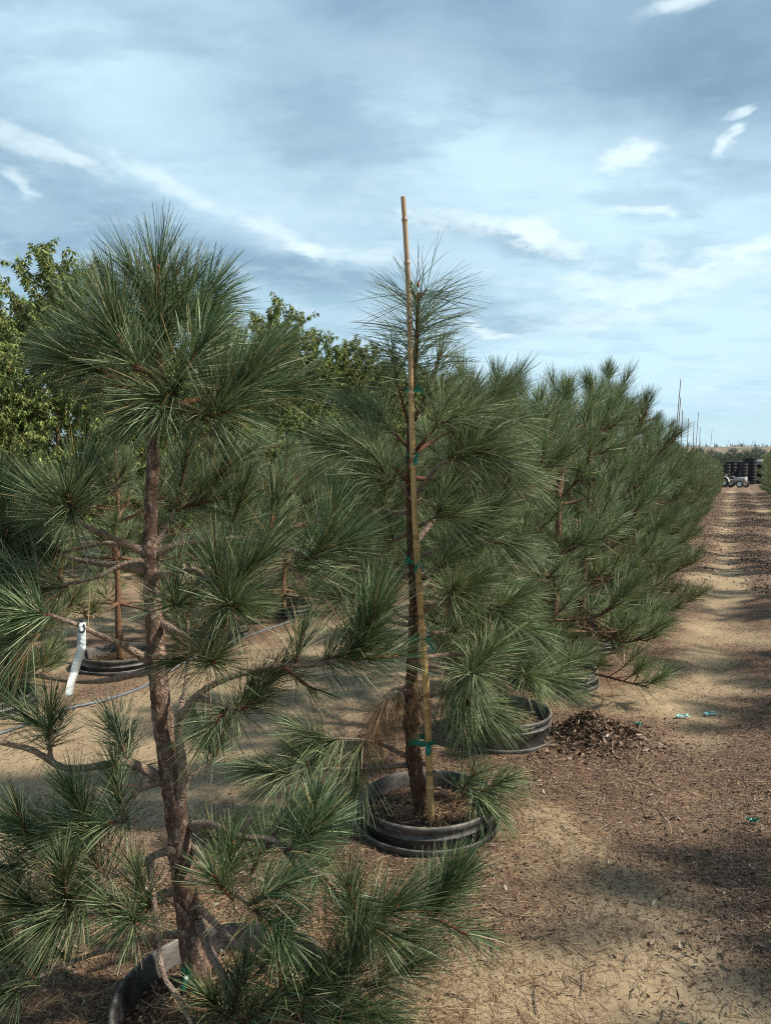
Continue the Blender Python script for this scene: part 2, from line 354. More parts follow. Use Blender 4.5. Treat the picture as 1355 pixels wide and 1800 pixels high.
def needles(mb, a, b, n, L, w=.0018, phi=(18, 75), droop=.05, seg=3, mi=0, jit=.10, r=None, bunch=3, up=.0):
    """needles around a shoot from a to b: n fascicles of `bunch`"""
    r = r or rng
    a = np.asarray(a, float); b = np.asarray(b, float); ax = norm(b - a)
    t = np.repeat(r.random(n) ** .8, bunch)
    ref = np.array([.3, .2, .93]) if abs(ax[2]) < .8 else np.array([1., .1, 0])
    u = norm(ref - (ref @ ax) * ax); v = np.cross(ax, u)
    az_ = np.repeat(r.random(n) * 2 * PI, bunch)
    ph = np.radians(phi[1] + (phi[0] - phi[1]) * t + np.repeat(r.normal(0, 9, n), bunch))
    d = np.cos(ph)[:, None] * ax + np.sin(ph)[:, None] * (np.cos(az_)[:, None] * u + np.sin(az_)[:, None] * v)
    d = norm(d + r.normal(0, jit, d.shape) + np.array([0, 0, up]))
    N_ = len(t); LL = L * np.repeat(r.uniform(.78, 1.08, n), bunch)
    o = a + t[:, None] * (b - a)
    s = np.linspace(0, 1, seg + 1)
    bend = norm(np.cross(d, r.normal(0, 1, d.shape))) * r.normal(0, .07, (N_, 1)) + ax * r.uniform(.0, .18, (N_, 1))
    pts = o[:, None, :] + LL[:, None, None] * (d[:, None, :] * s[None, :, None] + (bend[:, None, :] + np.array([0, 0, -droop])) * (s ** 2)[None, :, None])
    side = norm(np.cross(d, r.normal(0, 1, d.shape)))
    wd = w * np.array([.9, 1, .85, .35])[None, :seg + 1] if seg == 3 else w * np.linspace(1, .4, seg + 1)[None, :]
    off = side[:, None, :] * (wd[..., None] * .5)
    V = np.stack([pts - off, pts + off], 2).reshape(-1, 3)
    k = np.arange(N_)[:, None] * (2 * (seg + 1)); j = np.arange(seg)[None, :] * 2
    q = np.stack([k + j, k + j + 1, k + j + 3, k + j + 2], -1).reshape(-1, 4)
    mb.add(V, q, None, mi)
def bud(mb, p, d, L=.022, r=.006, mi=2):
    d = norm(np.asarray(d, float)); tube(mb, [p, p + d * L * .5, p + d * L], [r, r * 1.1, r * .15], 6, .008, mi)
    for k in range(4):
        e = norm(d + rng.normal(0, .5, 3)); tube(mb, [p, p + e * L * .6], [r * .5, r * .1], 5, .02, mi)

# ---------------------------------------------------------------- rows
RD = np.array([.4265, .9045]); RP = np.array([.9045, -.4265])      # along the rows, across (to the right)
P2 = np.array([.195, 3.29]); SP = 1.2
def rowpt(k, off=0.0): p = P2 + RD * SP * k + RP * off; return p
def cross_q(x, y): return x * RP[0] + y * RP[1]                       # the main row runs at q = -1.23
Q_ROW = float(P2 @ RP)

def ground_z(x, y):
    x = np.asarray(x, float); y = np.asarray(y, float); r = np.hypot(x, y)
    q = cross_q(x, y); t = x * RD[0] + y * RD[1]
    fade = np.clip(60 / np.maximum(r, 60), 0, 1)
    z = .050 * (fbm(x, y, .9, 3, 3) - .5)
    z = z + .022 * (fbm(x, y, 4.5, 3, 9) - .5) + .010 * (fbm(x, y, 16, 3, 21) - .5) * np.clip(12 / np.maximum(r, 1e-3), 0, 1)
    z = z + .006 * (vnoise(q * 5, t * 9, None, 91) - .5) * np.exp(-((q - .45) / .9) ** 2)
    z = z + .05 * np.exp(-((q - 1.95) / .45) ** 2) + .03 * np.exp(-((q - .42) / .22) ** 2) * fbm(x, y, 1.5, 2, 5) - .03 * np.exp(-((q + .1) / .25) ** 2) - .03 * np.exp(-((q - .95) / .22) ** 2)
    z = z + .05 * np.maximum(0, fbm(q * .8, t * 2.2, 1, 3, 33) - .52) * np.exp(-((q - .35) / 1.2) ** 2)
    z = z + .09 * np.exp(-(((x - 1.22) / .24) ** 2 + ((y - 4.25) / .20) ** 2)) * (.5 + fbm(x, y, 8, 2, 77))
    return z * fade
def litter_d(x, y):
    q = cross_q(x, y); n1 = fbm(x, y, .75, 3, 50); n2 = fbm(x, y, 2.6, 3, 61)
    d = .75 * np.exp(-((q - Q_ROW) / .75) ** 2) + .55 * np.exp(-((q - .45) / .32) ** 2) + .95 * np.exp(-((q - 1.8) / .7) ** 2)
    d = d + .30 * np.exp(-((q - Q_ROW + 3.1) / .6) ** 2) + .9 * np.exp(-(((x - 1.3) / .75) ** 2 + ((y - 3.95) / .5) ** 2)) + .8 * np.exp(-(((x - 1.35) / .5) ** 2 + ((y - 2.75) / .45) ** 2))
    d = d - .8 * np.exp(-(((x - .72) / .26) ** 2 + ((y - 3.25) / .35) ** 2)) - .7 * np.exp(-(((x - .55) / .5) ** 2 + ((y - 2.15) / .3) ** 2)) - .5 * np.exp(-(((x - 1.6) / .4) ** 2 + ((y - 4.95) / .3) ** 2))
    d = d + .22 * np.clip((y - 5) / 6, 0, 1) + .25 * (fbm(x, y, .33, 2, 71) - .5) - .5 * n2 * np.exp(-((q - .95 - .12 * np.sin(y * .31)) / .25) ** 2) - .4 * n1 * np.exp(-((q + .15 + .1 * np.sin(y * .43)) / .25) ** 2)
    return np.clip(d + .95 * (n1 - .5) + .8 * (n2 - .5) + .13, 0, 1)

def make_ground():
    ang = np.concatenate([np.linspace(-42, 42, 620), np.linspace(43, 317, 110)]) ; ang = np.radians(ang)
    r = np.concatenate([np.geomspace(.25, 1.2, 30)[:-1], np.geomspace(1.2, 14, 560)[:-1], np.geomspace(14, 80, 150)[:-1], np.geomspace(80, 1500, 30)])
    A, R = np.meshgrid(ang, r); x = R * np.sin(A); y = R * np.cos(A); z = ground_z(x, y)
    nr, na = A.shape; V = np.stack([x, y, z], -1).reshape(-1, 3); V = np.vstack([V, [[0, 0, float(ground_z(0, 0))]]])
    i = np.arange(nr - 1)[:, None] * na; j = np.arange(na)[None, :]; j2 = (j + 1) % na
    q = np.stack([i + j, i + na + j, i + na + j2, i + j2], -1).reshape(-1, 4)
    t = np.stack([np.full(na, nr * na), np.arange(na), (np.arange(na) + 1) % na], 1)[:, ::-1]
    mb = MB(); mb.add(V, q[:, ::-1], t)
    def f(n, b):
        p = wpos(n); at_ = n.new('ShaderNodeAttribute', attribute_name='litter').outputs['Fac']
        n1 = n.noise(p, 1.3, 6, .6); n2 = n.noise(p, 22, 8, .68); n3 = n.noise(n.vm('MULTIPLY', p, (1, 1, 1)), 120, 5, .7)
        sand = n.mix(n.mapr(n1, .3, .7), (.31, .235, .145), (.43, .34, .21))
        sand = n.mix(n.mapr(n2, .35, .7), n.mix(.5, sand, (.25, .17, .11)), sand)
        lit = n.mix(n.mapr(n3, .35, .65), (.085, .053, .036), (.26, .175, .12))
        k = n.m('MULTIPLY', at_, 1.25); k = n.m('SUBTRACT', n.m('ADD', k, n.m('MULTIPLY', n2, 1.0)), .55)
        k = n.m('ADD', k, n.m('MULTIPLY', n.m('SUBTRACT', n3, .5), .9))
        n.l.new(n.mix(n.mapr(k, .12, .62), sand, lit), b.inputs['Base Color'])
        bump(n, b, n.m('ADD', n.m('MULTIPLY', n2, 1.0), n.m('MULTIPLY', n3, .4)), .7, .018)
    o = mb.build('ground', mat('sandy_soil', f, .95, .08)); tag(o, None, None, kind='structure')
    la = o.data.attributes.new('litter', 'FLOAT', 'POINT'); la.data.foreach_set('value', np.append(litter_d(x, y).ravel(), .3).astype(np.float32))
make_ground()

def chips(mb, x, y, z, size, r, tilt=.5, mi=0, asp=(.3, .65)):
    n = len(x); s = r.uniform(*size, n) ; w = s * r.uniform(*asp, n)
    a = r.random(n) * 2 * PI; u = np.stack([np.cos(a), np.sin(a), r.normal(0, tilt * .6, n)], 1); u = norm(u)
    nn = norm(np.stack([r.normal(0, tilt, n), r.normal(0, tilt, n), np.ones(n)], 1)); v = norm(np.cross(nn, u)); nn = np.cross(u, v)
    c0 = np.stack([x, y, z], 1) + nn * .002
    cu = (s * r.uniform(-.1, .35, n))[:, None] * nn
    p = [c0 - u * s[:, None] * .5 + cu * .6, c0 - v * w[:, None] * .5 - u * s[:, None] * .05, c0 + u * s[:, None] * .5 + cu * .8, c0 + v * w[:, None] * .5 + cu * .3, c0]
    V = np.stack(p, 1).reshape(-1, 3); k = np.arange(n)[:, None] * 5
    t = np.concatenate([k + np.array([[4, 0, 1]]), k + np.array([[4, 1, 2]]), k + np.array([[4, 2, 3]]), k + np.array([[4, 3, 0]])])
    mb.add(V, None, t, mi)
def straws(mb, x, y, z, L, w, r, mi=0, tilt=.12):
    n = len(x); a = r.random(n) * 2 * PI; l = r.uniform(*L, n)
    d = np.stack([np.cos(a), np.sin(a), r.normal(0, tilt, n)], 1); sd_ = np.stack([-np.sin(a), np.cos(a), np.zeros(n)], 1)
    bend = r.normal(0, .16, n)[:, None] * sd_; s = np.array([-.5, -.15, .2, .5])
    pts = np.stack([x, y, z + .004], 1)[:, None, :] + l[:, None, None] * (d[:, None, :] * s[None, :, None] + bend[:, None, :] * ((s * 2) ** 2)[None, :, None])
    pts[..., 2] = np.maximum(pts[..., 2], z[:, None] + .001)
    sd2 = norm(sd_ + np.array([0, 0, 1]) * r.normal(0, .7, n)[:, None])
    off = sd2[:, None, :] * w * .5 * np.array([.7, 1, 1, .6])[None, :, None]
    V = np.stack([pts - off, pts + off], 2).reshape(-1, 3); k = np.arange(n)[:, None] * 8; j = np.arange(3)[None, :] * 2
    mb.add(V, np.stack([k + j, k + j + 1, k + j + 3, k + j + 2], -1).reshape(-1, 4), None, mi)

pots_xy = []          # filled later, used to keep litter out of the pots
def scatter_litter():
    r = np.random.default_rng(11)
    mb = MB()
    n = 1100000; rr = np.sqrt(r.random(n)) ; D = 1.2 * (9.5 / 1.2) ** r.random(n); x = D * r.uniform(-.62, .62, n); y = D
    keep = r.random(n) < (litter_d(x, y) ** 1.1 * .95 + .05) * np.clip(D / 5, .35, 1)
    x, y = x[keep], y[keep]
    for (px_, py_, pr) in pots_xy:
        k = (x - px_) ** 2 + (y - py_) ** 2 > (pr + .01) ** 2; x, y = x[k], y[k]
    big = r.random(len(x)) < .02
    zz_ = ground_z(x, y)
    chips(mb, x[~big], y[~big], zz_[~big], (.005, .018), r, .5, asp=(.14, .45)); chips(mb, x[big], y[big], zz_[big] + .004, (.018, .038), r, .6, asp=(.15, .38))
    n = 120000; D = 9 * (45 / 9) ** r.random(n); q = r.uniform(-2.2, 2.2, n); x = q * RP[0] + (D - q * RP[1]) / RD[1] * RD[0]; y = D
    keep = r.random(n) < litter_d(x, y) * np.clip(D / 22, .4, 1) ; x, y, D = x[keep], y[keep], D[keep]
    m0 = mb.n; chips(mb, x, y, ground_z(x, y) + .004, (.02, .05), r, .7, asp=(.3, .7))
    o = mb.build('leaf_litter', M_chip, smooth=False); tag(o, 'brown dead leaf chips strewn over the sandy path', 'leaf litter', kind='stuff')
    mb = MB(); n = 120000; D = 1.2 * (8.5 / 1.2) ** r.random(n); x = D * r.uniform(-.62, .62, n); y = D
    q = cross_q(x, y); dens = .9 * np.exp(-((q - Q_ROW) / .75) ** 2) + .16 + .25 * litter_d(x, y)
    keep = r.random(n) < dens * .55; x, y = x[keep], y[keep]
    for (px_, py_, pr) in pots_xy:
        k = (x - px_) ** 2 + (y - py_) ** 2 > (pr + .05) ** 2; x, y = x[k], y[k]
    straws(mb, x, y, ground_z(x, y), (.03, .13), .0015, r)
    o = mb.build('fallen_needles', M_straw); tag(o, 'tan fallen pine needles lying under the potted pines', 'fallen needles', kind='stuff')
    # heap of dead leaves beside the third pot
    mb = MB(); n = 2600; a = r.random(n) * 2 * PI; rad = np.abs(r.normal(0, .20, n)); x = 1.22 + rad * np.cos(a) * 1.25; y = 4.25 + rad * np.sin(a); h = np.exp(-(rad / .16) ** 2) * .075 * r.random(n)
    chips(mb, x, y, ground_z(x, y) + h, (.02, .06), r, 1.2, asp=(.14, .4)); 
    o = mb.build('leaf_heap', M_chip, smooth=False); tag(o, 'dark raked heap of curled dead leaves beside the path', 'leaf heap', kind='stuff')
    mb = MB(); n = 700; D = 1.3 * (3.6 / 1.3) ** r.random(n); x = D * (.36 + np.abs(r.normal(0, .12, n))); k = r.random(n) < .55 + .4 * litter_d(x, D); x, D = x[k], D[k]
    chips(mb, x, D, ground_z(x, D) + .008, (.016, .045), r, .8, asp=(.16, .38))
    o = mb.build('dry_leaves', M_chip); tag(o, 'larger curled grey brown dry leaves at the lower right of the path', 'dry leaves', kind='stuff')
    mb = MB(); n = 260; D = 1.4 * (6 / 1.4) ** r.random(n); x = D * r.uniform(.08, .56, n); y = D
    for i in range(n):
        p = np.array([x[i], y[i], float(ground_z(x[i], y[i])) + .006]); a = r.random() * 2 * PI; l = r.uniform(.03, .12); d = np.array([math.cos(a), math.sin(a), r.normal(0, .05)])
        tube(mb, [p, p + d * l * .5 + np.array([-d[1], d[0], 0]) * l * r.normal(0, .15) + [0, 0, .004], p + d * l], [.0022, .002, .001], 5, .05)
    o = mb.build('twig_litter', M_twig); tag(o, 'thin dry twigs scattered across the path soil', 'twigs', kind='stuff')

# ---------------------------------------------------------------- pots
def lathe(mb, prof, sides=64, mi=0, wob=0.0, c=(0, 0), tiltv=(0, 0)):
    th = np.arange(sides) * 2 * PI / sides; prof = np.asarray(prof, float); n = len(prof)
    w = 1 + wob * np.sin(2 * th + 1) + wob * .5 * np.sin(3 * th)
    R = prof[:, 0:1] * w[None, :]; V = np.stack([c[0] + R * np.cos(th), c[1] + R * np.sin(th), prof[:, 1:2] + 0 * R + R * (np.cos(th) * tiltv[0] + np.sin(th) * tiltv[1])], -1).reshape(-1, 3)
    i = np.arange(n - 1)[:, None] * sides; j = np.arange(sides)[None, :]; j2 = (j + 1) % sides
    mb.add(V, np.stack([i + j, i + j2, i + sides + j2, i + sides + j], -1).reshape(-1, 4), None, mi)
def make_pot(x, y, label, group, R=.31, seed=0, straw=250, tilt=(0, 0), soil_z=.035, top=.115, hide_chips=False):
    r = np.random.default_rng(100 + seed); gz = float(ground_z(x, y))
    e = empty('nursery_pot', (x, y, gz), label, 'plant pot', group)
    pots_xy.append((x, y, R + .02))
    mb = MB()      # inner pot: wall, lip, rib
    lathe(mb, [(R - .035, -.03), (R - .030, .02), (R - .018, top - .035), (R - .014, top - .005), (R - .008, top), (R - .001, top - .003), (R + .001, top - .010), (R + .000, top - .026), (R - .007, top - .030), (R - .007, top - .050), (R - .001, top - .053), (R - .001, top - .060), (R - .009, top - .063), (R - .02, -.02)], 72, 0, .008, tiltv=tilt)
    mb.build('pot_wall', M_pot, e)
    mb = MB()      # socket pot around it
    o = (.012 * math.cos(seed), -.008)
    lathe(mb, [(R - .008, -.05), (R + .004, .012), (R + .010, .030), (R + .018, .034), (R + .021, .028), (R + .021, .010), (R + .014, .004), (R + .012, -.05)], 72, 0, .006, c=o, tiltv=(tilt[0] * .4, tilt[1] * .4))
    mb.build('socket_rim', M_pot, e)
    if 1:
        a = r.random() * 2 * PI
        for k in (0, PI):      # handle slots: raised frames on the band
            mb = MB(); th = a + k + np.linspace(-.13, .13, 7)
            for (z0, z1) in ((top - .056, top - .050), (top - .030, top - .024)):
                rr_ = np.array([R + .003, R + .003]); V = np.stack([np.stack([(R + .004) * np.cos(th), (R + .004) * np.sin(th), np.full(7, z)], 1) for z in (z0, z1)] + [np.stack([(R - .006) * np.cos(th), (R - .006) * np.sin(th), np.full(7, z)], 1) for z in (z0, z1)])
                V = V.reshape(-1, 3); j = np.arange(6); mb.add(V, np.concatenate([np.stack([j, j + 1, j + 8, j + 7], 1), np.stack([j + 7, j + 8, j + 22, j + 21], 1), np.stack([j + 14, j + 15, j + 1, j], 1)]))
            mb.build('handle', M_pot, e)
    mb = MB(); g = 40; a = np.linspace(0, 2 * PI, g, endpoint=False); rad = np.linspace(0, R - .022, 14)
    A, RR = np.meshgrid(a, rad); sx, sy = RR * np.cos(A), RR * np.sin(A); z = soil_z + .03 * (fbm(sx + x * 9, sy + y * 9, 14, 4, 3) - .5) + .02 * np.exp(-(RR / .08) ** 2)
    V = np.stack([sx, sy, z], -1).reshape(-1, 3); i = np.arange(13)[:, None] * g; j = np.arange(g)[None, :]
    mb.add(V, np.stack([i + j, i + (j + 1) % g, i + g + (j + 1) % g, i + g + j], -1).reshape(-1, 4)[:, ::-1])
    s_ = mb.build('soil', M_soil, e)
    if straw:
        mb = MB(); n = straw * 3; rr_ = (R - .04) * np.sqrt(r.random(n)); a = r.random(n) * 2 * PI
        chips(mb, rr_ * np.cos(a), rr_ * np.sin(a), np.full(n, soil_z + .008), (.008, .028), r, .8, 0)
        n = straw; rr_ = (R - .09) * np.sqrt(r.random(n)); a = r.random(n) * 2 * PI
        straws(mb, rr_ * np.cos(a), rr_ * np.sin(a), np.full(n, soil_z + .010) + r.random(n) * .02, (.06, .15), .002, r, 1, .12)
        q_ = mb.build('mulch', [M_chip, M_straw], e); q_['kind'] = 'stuff'
    return e

# ---------------------------------------------------------------- foreground pine
D1 = 2.13
def P1(x, y, d=0.0): return at(x, y, D1 + d)
def cane_tie(name, p, wid, hgt, label, group, seed=0, ends=3):
    r = np.random.default_rng(seed); p = np.array(p); mb = MB(); n = 26
    th = np.linspace(0, 2 * PI, n); rx, ry = wid / 2, wid / 3
    ring = np.stack([rx * np.cos(th), ry * np.sin(th), .006 * np.sin(2 * th + seed) + .004 * np.sin(5 * th)], 1)
    V = np.concatenate([ring + [0, 0, -hgt / 2], ring * [1.05, 1.05, 1] + [0, 0, -hgt * .1], ring + [0, 0, hgt / 2]]); i = np.arange(n - 1)
    mb.add(V, np.concatenate([np.stack([i, i + 1, i + n + 1, i + n], 1), np.stack([i + n, i + n + 1, i + 2 * n + 1, i + 2 * n], 1)]))
    for k in range(ends):
        a = np.array([rx * .5, -ry - .004, 0]); d = norm(np.array([r.uniform(-.4, 1.2), -.5, r.uniform(-1, .9)])); L = r.uniform(.03, .055)
        q = np.array([a, a + d * L * .5 + [0, -.008, .004], a + d * L + [0, 0, -.008]]); s_ = norm(np.cross(d, [0, 1, .3])) * hgt * .42
        V = np.concatenate([q - s_, q + s_]); mb.add(V, [[0, 1, 4, 3], [1, 2, 5, 4]])
    mb.v = [v + p for v in mb.v]
    o = mb.build(name, M_tape, loc=p); return tag(o, label, 'plant tie', group)

def build_wood(mb, path, r0, r1, mi=0, sides=8, rough=.18, seed=0): 
    n = len(path); R = np.linspace(r0, r1, n); R[0] *= 1.45; tube(mb, path, R, sides, .012 if sides >= 10 else .02, mi, rough * 1.3, 110, seed)

def tuft(wood, fol, a, b, n, L, w, phi, droop, r, up=0.0, sw=.0055, jit=.1):
    a = np.asarray(a, float); b = np.asarray(b, float)
    tube(wood, [a, (a + b) / 2 + r.normal(0, .003, 3), b], [sw, sw * .95, sw * .75], 7, .012, 1, .5, 150, 3)
    bud(wood, b, b - a, .020, .0045)
    needles(fol, a - (b - a) * r.uniform(.0, .45), b, n, L, w, phi, droop + r.uniform(-.03, .14), 3, 0, jit, r, 3, up)
    if r.random() < .7:
        needles(fol, a - (b - a) * .6, a + (b - a) * .2, int(3 + n * .05), L * .85, w, (35, 95), .35, 3, 1, .25, r, 2, -.15)

